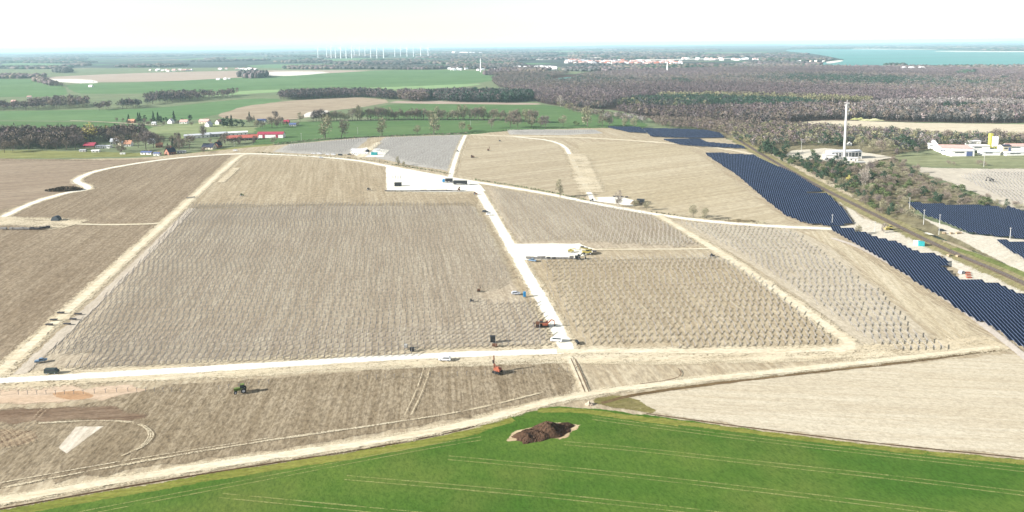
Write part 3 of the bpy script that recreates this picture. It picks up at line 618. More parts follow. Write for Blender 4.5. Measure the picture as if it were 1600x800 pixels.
PANELS = [
 ('the far northern block', [(948, 199.5), (1000, 200), (1003, 202), (1012, 209), (980, 207)]),
 ('the far dark block under the trees', [(1004, 202), (1060, 203), (1105, 205), (1125, 209), (1133, 216), (1060, 216), (1016, 214)]),
 ('the narrow strip below the far block', [(1035, 219), (1058, 219), (1095, 219), (1105, 224), (1160, 229), (1166, 233), (1100, 230), (1060, 227)]),
 ('the big block beside the railway', [(1100, 241), (1130, 241), (1142, 243), (1178, 244), (1195, 253), (1216, 262), (1240, 272), (1262, 286), (1288, 301), (1262, 301.6), (1262, 304.6), (1294, 305), (1304, 315), (1315, 325), (1325, 339), (1335, 352), (1290, 354), (1255, 350), (1225, 338), (1190, 310), (1150, 275), (1115, 252)]),
 ('the long block on the right', [(1295, 359), (1325, 359), (1350, 366), (1370, 374), (1402, 382), (1420, 391), (1440, 398), (1462, 401), (1480, 410), (1486, 418), (1474, 420), (1485, 430), (1496, 440), (1530, 440), (1542, 446), (1562, 447), (1580, 458), (1592, 464), (1660, 466), (1700, 490), (1760, 640), (1600, 551), (1560, 524), (1500, 489), (1450, 458), (1400, 424), (1350, 392), (1310, 369)]),
 ('the block beyond the railway', [(1415, 319), (1432, 319), (1446, 322), (1475, 322), (1480, 324), (1575, 325), (1600, 333), (1700, 350), (1720, 377), (1600, 374), (1570, 373), (1540, 369), (1510, 365), (1490, 357), (1472, 349), (1455, 341), (1440, 338)]),
 ('the lowest block on the right edge', [(1557, 380.5), (1600, 381), (1720, 384), (1720, 450), (1620, 424), (1592, 405)]),
]
for place, poly in PANELS:
    for j, (k, p0, p1, e_, n_) in enumerate(clip_rows(poly, 90.0, 5.25, 4)):
        q0 = math.ceil(p0.dot(e_)/1.7)*1.7; q0 = p0+e_*(q0-p0.dot(e_))
        if (p1-q0).length < 4: continue
        solar_row(q0, p1, e_, f'{ordinal(j+1)} panel row from the south in {place}', 0.0)
# ------------------------------------------------------------------ trees
def bark(name, c): return plain(name, c, 0.9, 0.05, 0, 0.2, 0.6)
tw = {'brown': bark('twigs_brown', (0.22, 0.18, 0.145, 1)), 'purple': bark('twigs_purple', (0.19, 0.155, 0.145, 1)), 'olive': bark('twigs_olive', (0.27, 0.25, 0.165, 1)),
      'pale': bark('twigs_pale', (0.30, 0.26, 0.22, 1)), 'yellow': bark('twigs_yellow', (0.48, 0.42, 0.14, 1)), 'red': bark('leaves_russet', (0.20, 0.10, 0.06, 1)),
      'pine': bark('needles', (0.045, 0.075, 0.045, 1)), 'green': bark('leaves_green', (0.10, 0.13, 0.055, 1))}
trunkm = bark('bark', (0.13, 0.11, 0.09, 1)); birchm = bark('birch_bark', (0.45, 0.42, 0.38, 1))
def bare_tree(h, rx, mat, nt=520, lean=0.0, form='round', trm=None, w=0.19):
    root = empty('bare_tree', (0, 0, 0)); r = random.Random(random.random())
    t = MB(); top = Vector((lean*h*0.6, 0, h*0.62)); base = 0.28 if form != 'bush' else 0.05
    t.tube((0, 0, 0), (lean*h*.25, 0, h*0.32), h*0.022, h*0.016, 6, False)
    t.tube((lean*h*.25, 0, h*0.32), top, h*0.016, h*0.005, 6, False)
    cr = MB(); tips = []
    nl = 9
    for i in range(nl):
        z = h*(0.22+0.38*i/nl); a_ = i*2.4+r.random(); p = Vector((lean*z, 0, z))
        ex = rx*(0.75+0.3*r.random()); q = p+Vector((math.cos(a_)*ex*0.75, math.sin(a_)*ex*0.75, h*r.uniform(0.16, 0.32)))
        t.tube(p, q, h*0.009, h*0.003, 4, False); tips.append((p, q))
    t.build('trunk', trm or trunkm, root)
    clump = [Vector((r.gauss(0, .45), r.gauss(0, .45), r.gauss(0, .4))) for _ in range(11)]
    for i in range(nt):
        c = r.choice(clump); d = Vector((r.gauss(c.x, .28), r.gauss(c.y, .28), r.gauss(c.z, .26)))
        if d.length > 1.05: d *= 1.05/d.length*r.uniform(.7, 1)
        zc = h*(0.62 if form != 'bush' else 0.5); zr_ = h*(0.40 if form != 'bush' else 0.48)
        if form == 'tall': zc, zr_ = h*0.58, h*0.44
        p = Vector((lean*zc*1.1+d.x*rx, d.y*rx, zc+d.z*zr_))
        dr = (d+Vector((r.gauss(0, .5), r.gauss(0, .5), 0.7+r.gauss(0, .4)))).normalized()
        L = h*r.uniform(0.06, 0.13); s_ = dr.cross(Vector((r.gauss(0, 1), r.gauss(0, 1), r.gauss(0, 1)))).normalized()*(w*h/16*r.uniform(.6, 1.5))
        q = p+dr*L
        cr.quad(p-s_, p+s_, q+s_*.3)
        cr.quad(p, p+s_*1.4, q+dr.cross(s_)*1.5+s_*2)
    cr.build('crown', mat, root); return root
def leafy(name, h, rx, mat, n=420, conical=False, w=0.4):
    root = empty(name, (0, 0, 0)); r = random.Random(random.random())
    t = MB(); t.tube((0, 0, 0), (0, 0, h*0.6), h*0.022, h*0.008, 6, False); t.build('trunk', trunkm, root)
    cr = MB(); cl = [Vector((r.gauss(0, .5), r.gauss(0, .5), r.gauss(0, .45))) for _ in range(9)]
    for i in range(n):
        if conical:
            z = r.random()**1.3; rad = rx*(1-z)*r.uniform(.45, 1)*(0.8+.2*math.sin(z*40)); a_ = r.uniform(0, 6.283)
            p = Vector((rad*math.cos(a_), rad*math.sin(a_), h*(0.08+0.92*z)))
        else:
            c = r.choice(cl); d = Vector((r.gauss(c.x, .22), r.gauss(c.y, .22), r.gauss(c.z, .2)))
            if d.length > 1: d *= 1/d.length
            p = Vector((d.x*rx, d.y*rx, h*0.56+d.z*h*0.44))
        q = Vector((r.gauss(0, 1), r.gauss(0, 1), r.gauss(0, .6))).normalized()*w*r.uniform(.6, 1.4); s_ = q.cross(Vector((r.gauss(0, 1), r.gauss(0, 1), r.gauss(0, 1)))).normalized()*w*r.uniform(.5, 1)
        cr.quad(p-q, p-s_, p+q, p+s_)
    cr.build('crown', mat, root); return root
protos = {}
def proto(key, fn):
    protos.setdefault(key, []).append(fn()); 
for i in range(3): proto('brown', lambda: bare_tree(15, 5.6, tw['brown']))
for i in range(2): proto('purple', lambda: bare_tree(15, 5.2, tw['purple'], 560))
for i in range(2): proto('olive', lambda: bare_tree(12, 4.6, tw['olive'], 560))
for i in range(2): proto('pale', lambda: bare_tree(14, 4.0, tw['pale'], 460, trm=birchm, form='tall'))
proto('tall', lambda: bare_tree(18, 4.8, tw['olive'], 380, form='tall')); proto('lean', lambda: bare_tree(18, 4.8, tw['brown'], 360, lean=0.3, form='tall'))
proto('yellow', lambda: leafy('willow_tree', 15, 5.2, tw['yellow'], 420, w=0.5)); proto('red', lambda: leafy('russet_tree', 10, 4.6, tw['red'], 420))
for i in range(2): proto('pine', lambda: leafy('pine_tree', 13, 4.6, tw['pine'], 460, w=0.55))
for i in range(2): proto('spruce', lambda: leafy('spruce_tree', 14, 4.0, tw['pine'], 460, conical=True, w=0.5))
for i in range(2): proto('green', lambda: leafy('green_bush', 5, 3.6, tw['green'], 300, w=0.4))
for i in range(2): proto('bush', lambda: bare_tree(5, 3.4, tw['brown'], 320, form='bush', w=0.45))
for i in range(2): proto('bushp', lambda: bare_tree(5, 3.4, tw['olive'], 320, form='bush', w=0.45))
for k, L in protos.items():
    for o in L:
        o['category'] = {'pine': 'pine tree', 'spruce': 'spruce tree', 'green': 'bush', 'bush': 'bush', 'bushp': 'bush', 'yellow': 'willow'}.get(k, 'tree')
        if k in ('bush', 'bushp'): o.name = 'bare_bush'
tcount = {}
def tree(key, x, y, sc, label, group, world=None, aniso=0.15):
    o = random.choice(protos[key]); p = world if world is not None else G(x, y, GZ)
    if len(p) == 2: p = Vector((p[0], p[1], GZ))
    p = Vector((p[0], p[1], -0.5 if p.length > 900 else -0.1))
    s_ = sc*random.uniform(.85, 1.15)*(1.32 if key in ('brown', 'purple', 'olive', 'tall', 'lean', 'pale', 'yellow', 'spruce', 'pine') and world is None and sc > .7 and y < 245 else 1.0); t = first(o, p, random.uniform(0, 6.28) if key != 'lean' else 0.2, label, group, (s_*random.uniform(1-aniso, 1+aniso), s_*random.uniform(1-aniso, 1+aniso), s_))
    tcount[key] = tcount.get(key, 0)+1; return t
def inpoly(P, x, y):
    n = len(P); c = np.zeros(len(x), bool); j = n-1
    for i in range(n):
        xi, yi, xj, yj = P[i][0], P[i][1], P[j][0], P[j][1]
        c ^= ((yi > y) != (yj > y)) & (x < (xj-xi)*(y-yi)/((yj-yi) or 1e-9)+xi); j = i
    return c
def scatter(pts, dens=200.0, smin=7.0, sm=1):
    """points through a ground polygon, spaced by distance; x, y, spacing"""
    P = [Vector(q) for q in GP(pts)]; P = smooth(P, sm, True) if sm else P
    rr = [p.length for p in P]; th = [math.atan2(p.x, p.y) for p in P]
    out = []; r_ = max(80, min(rr)*0.97)
    while r_ < max(rr):
        s_ = max(smin, r_/dens); n = max(1, int((max(th)-min(th))*r_/s_)+1)
        t = min(th)+(np.arange(n)+rng.uniform(0, 1, n)*0.9)*s_/r_; q = r_+rng.uniform(-.5, .5, n)*s_
        out.append(np.stack([q*np.sin(t), q*np.cos(t), np.full(n, s_)], 1)); r_ += s_
    A = np.concatenate(out); return A[inpoly(P, A[:, 0], A[:, 1])]
# ---- woods nobody could count: one mesh each, every tree with its own tint
wm = NT('wood_canopy'); at = wm.n('ShaderNodeVertexColor'); at.layer_name = 'tint'; wm.l(at.outputs['Color'], wm.b.inputs['Base Color'])
wm.b.inputs['Roughness'].default_value = 1; wm.b.inputs['Specular IOR Level'].default_value = 0.0
ico_v = np.array([(0, 0, 1)]+[(math.cos(a_), math.sin(a_), .45) for a_ in np.arange(5)*1.2566]+[(math.cos(a_+.63)*1.05, math.sin(a_+.63)*1.05, -.2) for a_ in np.arange(5)*1.2566]+[(math.cos(a_)*.7, math.sin(a_)*.7, -.95) for a_ in np.arange(5)*1.2566])
ico_f = [(0, 1+i, 1+(i+1) % 5) for i in range(5)]+[(1+i, 6+i, 1+(i+1) % 5) for i in range(5)]+[(1+(i+1) % 5, 6+i, 6+(i+1) % 5) for i in range(5)]+[(6+i, 11+i, 11+(i+1) % 5) for i in range(5)]+[(6+i, 11+(i+1) % 5, 6+(i+1) % 5) for i in range(5)]
ico_f = np.array(ico_f)
SP = {'purple': (0.135, 0.106, 0.108), 'brown': (0.155, 0.126, 0.102), 'grey': (0.17, 0.15, 0.14), 'pale': (0.24, 0.21, 0.20), 'olive': (0.19, 0.18, 0.105), 'pine': (0.040, 0.066, 0.045), 'larch': (0.22, 0.21, 0.12), 'green': (0.09, 0.12, 0.05), 'dark': (0.075, 0.075, 0.072)}
def wood(name, polys, mix, height=15, label='', cat='woodland', dens=200.0, smin=7.0, z=-0.9, quads=None, keep=1.0, trunks=True):
    A = np.concatenate([scatter(p, dens, smin) for p in polys]); n = len(A)
    if keep < 1: A = A[rng.uniform(0, 1, n) < keep]; n = len(A)
    keys = list(mix); cols = np.array([SP[k] for k in keys])*1.02; pr = np.array([mix[k] for k in keys], float); pr /= pr.sum()
    # species come in drifts: pick by low-frequency value plus noise
    ph = rng.uniform(0, 6, 4); L = 160
    drift = (np.sin(A[:, 0]/L+ph[0])+np.sin(A[:, 1]/L*0.8+ph[1])+np.sin((A[:, 0]+A[:, 1])/L/2.3+ph[2])+rng.normal(0, 0.9, n))
    q = (np.argsort(np.argsort(drift))+0.5)/n; idx = np.searchsorted(np.cumsum(pr), q).clip(0, len(keys)-1)
    hgt = height*rng.uniform(0.7, 1.15, n)*np.array([1.0 if k != 'green' else 0.7 for k in keys])[idx]
    if height < 8: hgt = height*rng.uniform(0.45, 1.3, n)
    rad = np.maximum(A[:, 2]*0.62, hgt*0.26)*rng.uniform(.8, 1.2, n)
    col = cols[idx]*rng.uniform(0.82, 1.18, (n, 1))*rng.uniform(.96, 1.04, (n, 3))
    col *= (1+0.16*np.sin(A[:, 0]/230+ph[3])*np.sin(A[:, 1]/340+ph[1])+0.08*np.sin(A[:, 0]/71+A[:, 1]/97))[:, None]
    near = A[:, 2] < 15
    V = []; Fq = []; Ct = []; off = 0
    # far ones: faceted crowns; near ones: clouds of twig and leaf faces
    for sel, kind in ((~near, 'b'), (near, 'q')):
        m = int(sel.sum())
        if not m: continue
        a_ = A[sel]; h_ = hgt[sel]; r_ = rad[sel]; c_ = col[sel]
        if kind == 'b':
            base = ico_v[None]*rng.uniform(.7, 1.25, (m, len(ico_v), 1)); v = np.empty_like(base)
            v[:, :, 0] = a_[:, None, 0]+base[:, :, 0]*r_[:, None]; v[:, :, 1] = a_[:, None, 1]+base[:, :, 1]*r_[:, None]
            v[:, :, 2] = z+h_[:, None]*(0.5+0.5*base[:, :, 2]).clip(0, 1.1)
            f = (ico_f[None]+(np.arange(m)*len(ico_v))[:, None, None]+off).reshape(-1, 3)
            V.append(v.reshape(-1, 3)); Fq.append(f); Ct.append(np.repeat(c_, len(ico_f), 0)*rng.uniform(.92, 1.08, (m*len(ico_f), 1))); off += m*len(ico_v)
        else:
            K_ = quads or 34
            d = rng.normal(0, 1, (m, K_, 3)); d /= np.linalg.norm(d, axis=2, keepdims=True); d *= rng.uniform(.35, 1, (m, K_, 1))**.6
            lo_ = 0.34 if height > 8 else 0.05
            p = np.empty_like(d); p[:, :, 0] = a_[:, None, 0]+d[:, :, 0]*r_[:, None]; p[:, :, 1] = a_[:, None, 1]+d[:, :, 1]*r_[:, None]
            p[:, :, 2] = z+h_[:, None]*(lo_+(1-lo_)*(0.5+0.5*d[:, :, 2]))
            g = rng.normal(0, 1, (m, K_, 3)); g[:, :, 2] += .8*(d[:, :, 2] > 0); g /= np.linalg.norm(g, axis=2, keepdims=True)
            s_ = np.cross(g, rng.normal(0, 1, (m, K_, 3))); s_ /= np.linalg.norm(s_, axis=2, keepdims=True)
            sz = (h_*0.10)[:, None, None]*rng.uniform(.6, 1.3, (m, K_, 1))
            tri = np.stack([p-g*sz-s_*sz*.45, p-g*sz*.6+s_*sz*.6, p+g*sz], 2).reshape(-1, 3)
            f = (np.arange(m*K_*3).reshape(-1, 3)+off); V.append(tri); Fq.append(f); Ct.append(np.repeat(c_, K_, 0)*rng.uniform(.85, 1.15, (m*K_, 1))); off += m*K_*3
            if trunks:
                w_ = (h_*0.013)[:, None]; o3 = np.zeros((m, 3, 3)); b = np.stack([a_[:, 0], a_[:, 1], np.full(m, z)], 1)
                for ang in (0.0, 1.6):
                    dx = np.array([math.cos(ang), math.sin(ang), 0])
                    tri = np.stack([b-dx*w_, b+dx*w_, b+np.array([0, 0, 1])*h_[:, None]*.7], 1).reshape(-1, 3)
                    V.append(tri); Fq.append(np.arange(m*3).reshape(-1, 3)+off); off += m*3
                    Ct.append(c_*rng.choice([0.8, 1.0, 2.0], (m, 1), p=[.5, .35, .15]))
    V = np.concatenate(V).astype(np.float32); Fq = np.concatenate(Fq).astype(np.int32); Ct = np.concatenate(Ct)
    me = bpy.data.meshes.new(name); me.vertices.add(len(V)); me.vertices.foreach_set('co', V.ravel())
    me.loops.add(len(Fq)*3); me.loops.foreach_set('vertex_index', Fq.ravel()); me.polygons.add(len(Fq))
    me.polygons.foreach_set('loop_start', np.arange(len(Fq), dtype=np.int32)*3)
    me.update(calc_edges=True); me.materials.append(wm.m)
    ca = me.color_attributes.new('tint', 'FLOAT_COLOR', 'CORNER')
    cc = np.ones((len(Fq)*3, 4), np.float32); cc[:, :3] = np.repeat(Ct, 3, 0); ca.data.foreach_set('color', cc.ravel())
    o = bpy.data.objects.new(name, me); link(o); tag(o, label, cat, kind='stuff'); return n
nw = 0
# the great bare wood on the right, with its pine and birch stands
nw += wood('bare_wood', [[(838, 160), (900, 169), (952, 171), (960, 158), (1040, 151), (1290, 158), (1600, 160), (1900, 160), (1900, 104), (1460, 105), (1280, 106), (1210, 100), (1120, 103), (1000, 110), (905, 117), (897, 127), (860, 128), (860, 121), (900, 114), (830, 114), (770, 122), (770, 132), (800, 142), (830, 152)]], {'purple': 7, 'brown': 2.5, 'grey': 1.3, 'dark': 1.0, 'pine': .7}, 15, 'wide bare purple-brown wood stretching to the lake', dens=250)
nw += wood('pine_wood', [[(950, 164), (1000, 156), (1100, 154), (1220, 158), (1290, 166), (1290, 172), (1180, 169), (1100, 166), (1070, 174), (1040, 174), (990, 168)]], {'pine': 6, 'green': 1, 'dark': 2, 'olive': .6}, 15, 'dark green pine stand at the edge of the bare wood')
nw += wood('larch_wood', [[(1000, 154), (1100, 150), (1290, 156), (1390, 162), (1290, 162), (1100, 155)]], {'larch': 5, 'olive': 2, 'brown': 1}, 16, 'pale yellowish larch strip above the pine stand')
for pl in ([(1225, 122), (1262, 118), (1265, 121), (1230, 125)], [(1490, 117), (1525, 112), (1528, 115), (1500, 120)], [(1300, 134), (1370, 129), (1420, 130), (1370, 137)], [(1050, 125), (1082, 130), (1075, 135), (1048, 130)], [(1380, 103), (1402, 102), (1420, 103.5), (1390, 104.5)], [(1500, 132), (1560, 131), (1570, 135), (1510, 136)], [(1555, 126), (1580, 125), (1585, 128)], [(1470, 170), (1540, 172), (1536, 176), (1480, 175)]):
    nw += wood('pine_wood', [pl], {'pine': 4, 'dark': 1, 'green': 1}, 17, 'small dark pine clump inside the bare wood', 'woodland')
nw += wood('birch_wood', [[(1330, 168), (1400, 163), (1500, 160), (1600, 164), (1600, 170), (1505, 168), (1430, 168), (1400, 172)]], {'pale': 5, 'grey': 2, 'brown': 1}, 16, 'pale birch stand along the far clearing')
nw += wood('bare_wood', [[(952, 172), (1070, 175), (1300, 168), (1330, 170), (1420, 174), (1500, 176), (1600, 172), (1900, 175), (1900, 192), (1600, 192), (1460, 191), (1300, 185), (1225, 190), (1240, 196), (1100, 190), (1000, 182)]], {'purple': 5, 'brown': 4, 'pale': .6, 'grey': 1.2, 'dark': 1.5}, 16, 'bare wood behind the sandy field on the right')
nw += wood('scrub_wood', [[(1010, 186), (1100, 190), (1240, 198), (1380, 207), (1480, 215), (1900, 217), (1900, 223), (1450, 228), (1420, 240), (1400, 236), (1350, 226), (1280, 228), (1240, 226), (1205, 230), (1190, 236), (1150, 222), (1120, 205), (1030, 200)]], {'brown': 5, 'purple': 2, 'olive': 2.5, 'pale': .6, 'pine': 1.0, 'green': .8, 'dark': .8}, 11, 'mixed scrub wood behind the chimney', smin=6)
# woods of the middle distance
nw += wood('bare_wood', [[(433, 157), (500, 154), (560, 151), (618, 157), (618, 149), (560, 146), (440, 148)]], {'purple': 3, 'dark': 4, 'brown': 1}, 19, 'dark block of bare wood above the pink ploughland', dens=260, smin=6)
nw += wood('bare_wood', [[(620, 158), (672, 159), (672, 148), (622, 146)]], {'brown': 3, 'purple': 3}, 18, 'brownish bare wood left of the pine block', dens=260, smin=6)
nw += wood('pine_wood', [[(668, 159), (833, 161), (832, 148), (668, 147)]], {'pine': 4, 'dark': 3, 'purple': 1.5}, 20, 'dark pine block in the middle of the view', dens=260, smin=6)
nw += wood('bare_wood', [[(-250, 233), (60, 233), (118, 231), (132, 222), (180, 219), (235, 218), (230, 212), (150, 214), (60, 213), (-250, 214)]], {'brown': 5, 'purple': 3, 'dark': 1, 'pale': .4}, 19, 'bare wood around the village on the left', smin=6, keep=.8)
for pl, mx, h_ in tuple((a_, b_, c_*1.35) for a_, b_, c_ in (([(-250, 166), (60, 167), (75, 171), (30, 173), (-250, 172)], {'purple': 3, 'brown': 3}, 14), ([(40, 163), (100, 158), (135, 160), (145, 167), (90, 170), (50, 169)], {'purple': 3, 'brown': 3, 'dark': 1}, 14), ([(147, 170), (170, 167), (175, 170), (155, 173)], {'purple': 1, 'brown': 1}, 13), ([(180, 168), (215, 163), (225, 168), (190, 171)], {'purple': 1, 'dark': 1}, 14), ([(225, 162), (270, 155), (300, 158), (250, 161), (230, 165)], {'purple': 1, 'dark': 1}, 15), ([(215, 156), (260, 150), (330, 151), (370, 147), (372, 150), (310, 158), (250, 158)], {'purple': 1, 'brown': 1}, 15), ([(55, 124), (75, 128), (98, 136), (95, 138), (70, 131), (50, 126)], {'purple': 1, 'brown': 1}, 14), ([(372, 118.5), (395, 116.5), (418, 118), (418, 121.5), (390, 122.5), (374, 121)], {'dark': 2, 'purple': 1}, 22), ([(-60, 120), (40, 119), (75, 120), (60, 122.5), (-60, 123)], {'purple': 1, 'brown': 1}, 14), ([(85, 111), (110, 110), (112, 113.5), (86, 114)], {'dark': 1}, 20), ([(755, 115), (800, 110), (860, 112), (830, 122), (790, 121), (762, 120)], {'purple': 2, 'brown': 2}, 16), ([(780, 106), (860, 107), (860, 112), (780, 111)], {'purple': 2, 'dark': 2}, 15), ([(868, 163), (900, 170), (920, 178), (1010, 188), (1010, 194), (950, 186), (880, 172)], {'pale': 1, 'brown': 2, 'olive': 1}, 9))):
    nw += wood('bare_wood', [pl], mx, h_, 'clump of bare trees between the far fields', smin=7, keep=.72)
# far belts
fb = [[(430, 96), (516, 95), (518, 98), (432, 98)], [(0, 96), (55, 94.5), (58, 97), (0, 98.5)], [(100, 101.5), (138, 100), (140, 103), (103, 104)], [(0, 105), (110, 104.5), (112, 107.5), (0, 108)], [(180, 103), (290, 101), (290, 104), (185, 106)], [(440, 105), (545, 103.5), (700, 105), (700, 109), (560, 108), (450, 108.5)], [(700, 100), (800, 99), (830, 103), (780, 108), (700, 108)], [(870, 108), (980, 105.5), (1050, 103), (1140, 102), (1150, 106), (1040, 110), (980, 111), (890, 112)], [(1160, 98), (1220, 98), (1290, 100), (1270, 105), (1180, 104)], [(1180, 92), (1240, 88), (1300, 91), (1300, 96), (1200, 97)], [(650, 96), (690, 96), (690, 98), (650, 98)], [(300, 95), (420, 93), (420, 95), (300, 97)], [(570, 98.5), (640, 98), (640, 99.5), (570, 100)], [(955, 88), (1100, 86), (1260, 84), (1260, 88), (1120, 90), (960, 92)], [(800, 86), (870, 84), (870, 88), (800, 89)], [(1530, 77.5), (1640, 76.5), (1640, 79), (1545, 79)]]
for i in range(90):
    x = random.uniform(-100, 1010); y = 76.5+(9+14*random.random())*random.random()-0.0106*x*0; y = max(y, 80.5-0.0106*x+2.2)
    if x > 1180 and y > 72: continue
    w_ = random.uniform(30, 190); h_ = random.uniform(.5, 2.0)*max(.6, (y-74)/14)
    fb.append([(x, y), (x+w_*.4, y-h_*.8), (x+w_, y-h_*.6), (x+w_*.95, y+h_*.3), (x+w_*.3, y+h_*.7)])
nw += wood('far_woods', fb, {'dark': 4, 'purple': 3, 'brown': 2, 'pine': 2}, 17, 'bluish woodland belts far away towards the horizon', dens=170, smin=12)
fb2 = [[(1200, 71.0), (1700, 68.5), (1700, 67.5), (1200, 70.2)], [(1230, 76.3), (1420, 75.5), (1540, 76), (1700, 75.2), (1700, 73.6), (1240, 74.4)], [(1240, 73.6), (1700, 72.6), (1700, 71.6), (1240, 72.6)]]
nw += wood('far_woods', [[(885, 95), (960, 93), (1065, 98), (1060, 103), (900, 103)]], {'dark': 2, 'purple': 2, 'brown': 2}, 10, 'garden trees between the houses of the far town', dens=170, smin=12, keep=.3)
nw += wood('far_woods', fb2, {'dark': 4, 'pine': 2, 'brown': 2}, 16, 'wooded far shore beyond the lake', dens=150, smin=14)
# hedges
def hedge(pts, h_, n, mix, label):
    P = resample([Vector(q) for q in GP(pts)], 2.0, False); w_ = []
    m = MB()
    for p in P:
        for _ in range(n):
            c = Vector((p.x+random.gauss(0, .9), p.y+random.gauss(0, .9), random.uniform(0, 1)**1.4*h_*random.uniform(.5, 1.2)-.5)); g = Vector((random.gauss(0, 1), random.gauss(0, 1), random.gauss(.5, .8)))*.42; s_ = Vector((random.gauss(0, 1), random.gauss(0, 1), random.gauss(0, 1)))*.25
            m.quad(c-g-s_, c-g+s_, c+g+s_, c+g-s_)
    tag(m.build('hedge', tw[mix]), label, 'hedge')
hedge([(425, 226), (505, 217), (640, 212), (735, 208)], 2.2, 6, 'brown', 'long bare hedge along the top edge of the racks')
hedge([(735, 208), (800, 203), (870, 200), (1000, 199)], 1.6, 5, 'green', 'low hedge below the row of single trees')
hedge([(400, 238), (470, 243), (545, 247), (610, 254)], 1.8, 4, 'olive', 'sparse hedge beside the northern gravel road')
hedge([(610, 256), (680, 267), (705, 272)], 1.2, 4, 'green', 'weedy strip under the far northern rack field')
hedge([(745, 281), (800, 289), (870, 302), (915, 312)], 1.1, 4, 'green', 'weedy bank along the gravel road')
hedge([(1020, 331), (1060, 337), (1150, 345), (1200, 349)], 1.3, 4, 'olive', 'weedy bank below the large sandy field')
hedge([(480, 188), (560, 187), (640, 186), (760, 187), (830, 189)], 2.5, 4, 'brown', 'undergrowth below the row of roadside trees')
# ---- single trees
for i in range(62):
    x = 488+i*5.7+random.uniform(-3, 3); y = 189.5-2.5*math.sin((x-480)/330*3.14/1.2) if x < 760 else 187+(x-760)*.065
    key = random.choice(['olive', 'brown', 'brown', 'tall', 'brown']) if i > 3 else 'purple'
    tree(key, x, y, random.uniform(.88, 1.12), 'bare tree in the avenue behind the green field', 'avenue trees behind the green field')
for n_, (x, y, key, sc, lab) in enumerate([(508, 216.5, 'tall', 1.45, 'tall leafless tree at the left end of the hedge'), (533, 215, 'lean', 1.15, 'leaning dark tree in the hedge, bending to the right'), (597, 211.5, 'tall', 1.15, 'single slim tree in the middle of the hedge'), (652, 209.5, 'olive', .85, 'low round bare tree in the hedge'), (678, 209, 'tall', 1.35, 'tall pale tree in the hedge right of the low round one'), (722, 205, 'olive', .9, 'bare tree touching the russet tree'), (734, 203.5, 'red', 1.0, 'russet brown tree that kept its leaves'), (768, 200, 'brown', .95, 'first bare tree right of the russet tree'), (798, 199, 'brown', 1.1, 'second bare tree right of the russet tree'), (809, 199.5, 'brown', 1.15, 'large bare tree above the far crest'), (831, 199, 'olive', 1.15, 'spreading olive tinted tree above the far crest'), (845, 199, 'olive', .9, 'smaller tree beside the spreading olive tinted tree'), (852, 199.5, 'purple', .95, 'purplish tree above the far crest'), (880, 196.5, 'olive', 1.2, 'broad olive tree in front of the green slope'), (900, 196.5, 'green', 1.6, 'small dark green tree in front of the green slope'), (918, 197, 'tall', 1.2, 'pale tree left of the first far panels'), (941, 197.5, 'brown', 1.05, 'bare tree above the left tip of the far panels'), (952, 197.5, 'purple', 1.15, 'darker bare tree above the far panels'), (975, 198.5, 'olive', .95, 'first low tree behind the far panels'), (990, 199, 'olive', .95, 'second low tree behind the far panels'), (876, 166, 'pale', 1.25, 'pale round tree at the corner of the green field'), (128, 190.2, 'yellow', .01, 'x'), (141, 221, 'yellow', 1.35, 'tall yellow willow in the village'), (166, 214, 'yellow', 1.1, 'smaller yellow tree right of the tall willow'), (1329, 184, 'yellow', .9, 'yellow tree at the wood edge right of the chimney top'), (1156, 219, 'yellow', .42, 'pale yellow bush beside the far panels'), (428, 222, 'bush', 1.5, 'round bare bush in front of the long white barn'), (875, 308, 'tall', .75, 'thin little tree beside the gravel road'), (966, 322, 'pale', .8, 'pale young tree beside the small gravel yard'), (992, 325, 'olive', .55, 'small tree below the dark heap'), (1010, 328, 'olive', .6, 'small tree right of the dark heap'), (1083, 340, 'olive', .85, 'larger of the two round trees on the weedy bank'), (1100, 343, 'olive', .75, 'smaller of the two round trees on the weedy bank'), (622, 259, 'tall', .62, 'thin tree on the verge left of the gravel yard'), (630, 261, 'olive', .5, 'little tree next to the thin one on the verge'), (1340, 366, 'olive', .5, 'small tree beside the service road'), (1382, 364, 'pale', .45, 'thin pale sapling near the bulldozer'), (1302, 182, 'pale', .5, 'birch at the far clearing')]):
    if lab != 'x': tree(key, x, y, sc, lab, None)
# village trees and conifers
vx = [(random.uniform(0, 125), random.uniform(226, 235), random.choice(['brown', 'purple', 'brown']), random.uniform(.6, .95)) for _ in range(8)]+[(random.uniform(150, 255), random.uniform(218, 222), random.choice(['brown', 'purple', 'brown']), random.uniform(.6, .85)) for _ in range(8)]+[(random.uniform(170, 300), random.uniform(214, 222), random.choice(['brown', 'purple', 'brown']), random.uniform(.6, .85)) for _ in range(8)]+[(random.uniform(150, 330), random.uniform(235, 239), 'brown', random.uniform(.4, .68)) for _ in range(9)]+[(random.uniform(270, 400), random.uniform(219, 226), random.choice(['brown', 'purple', 'olive']), random.uniform(.4, .65)) for _ in range(8)]+[(random.uniform(188, 340), random.uniform(190, 197), random.choice(['brown', 'purple']), random.uniform(.4, .6)) for _ in range(6)]+[(random.uniform(385, 470), random.uniform(190, 199), random.choice(['brown', 'purple']), random.uniform(.5, .75)) for _ in range(10)]
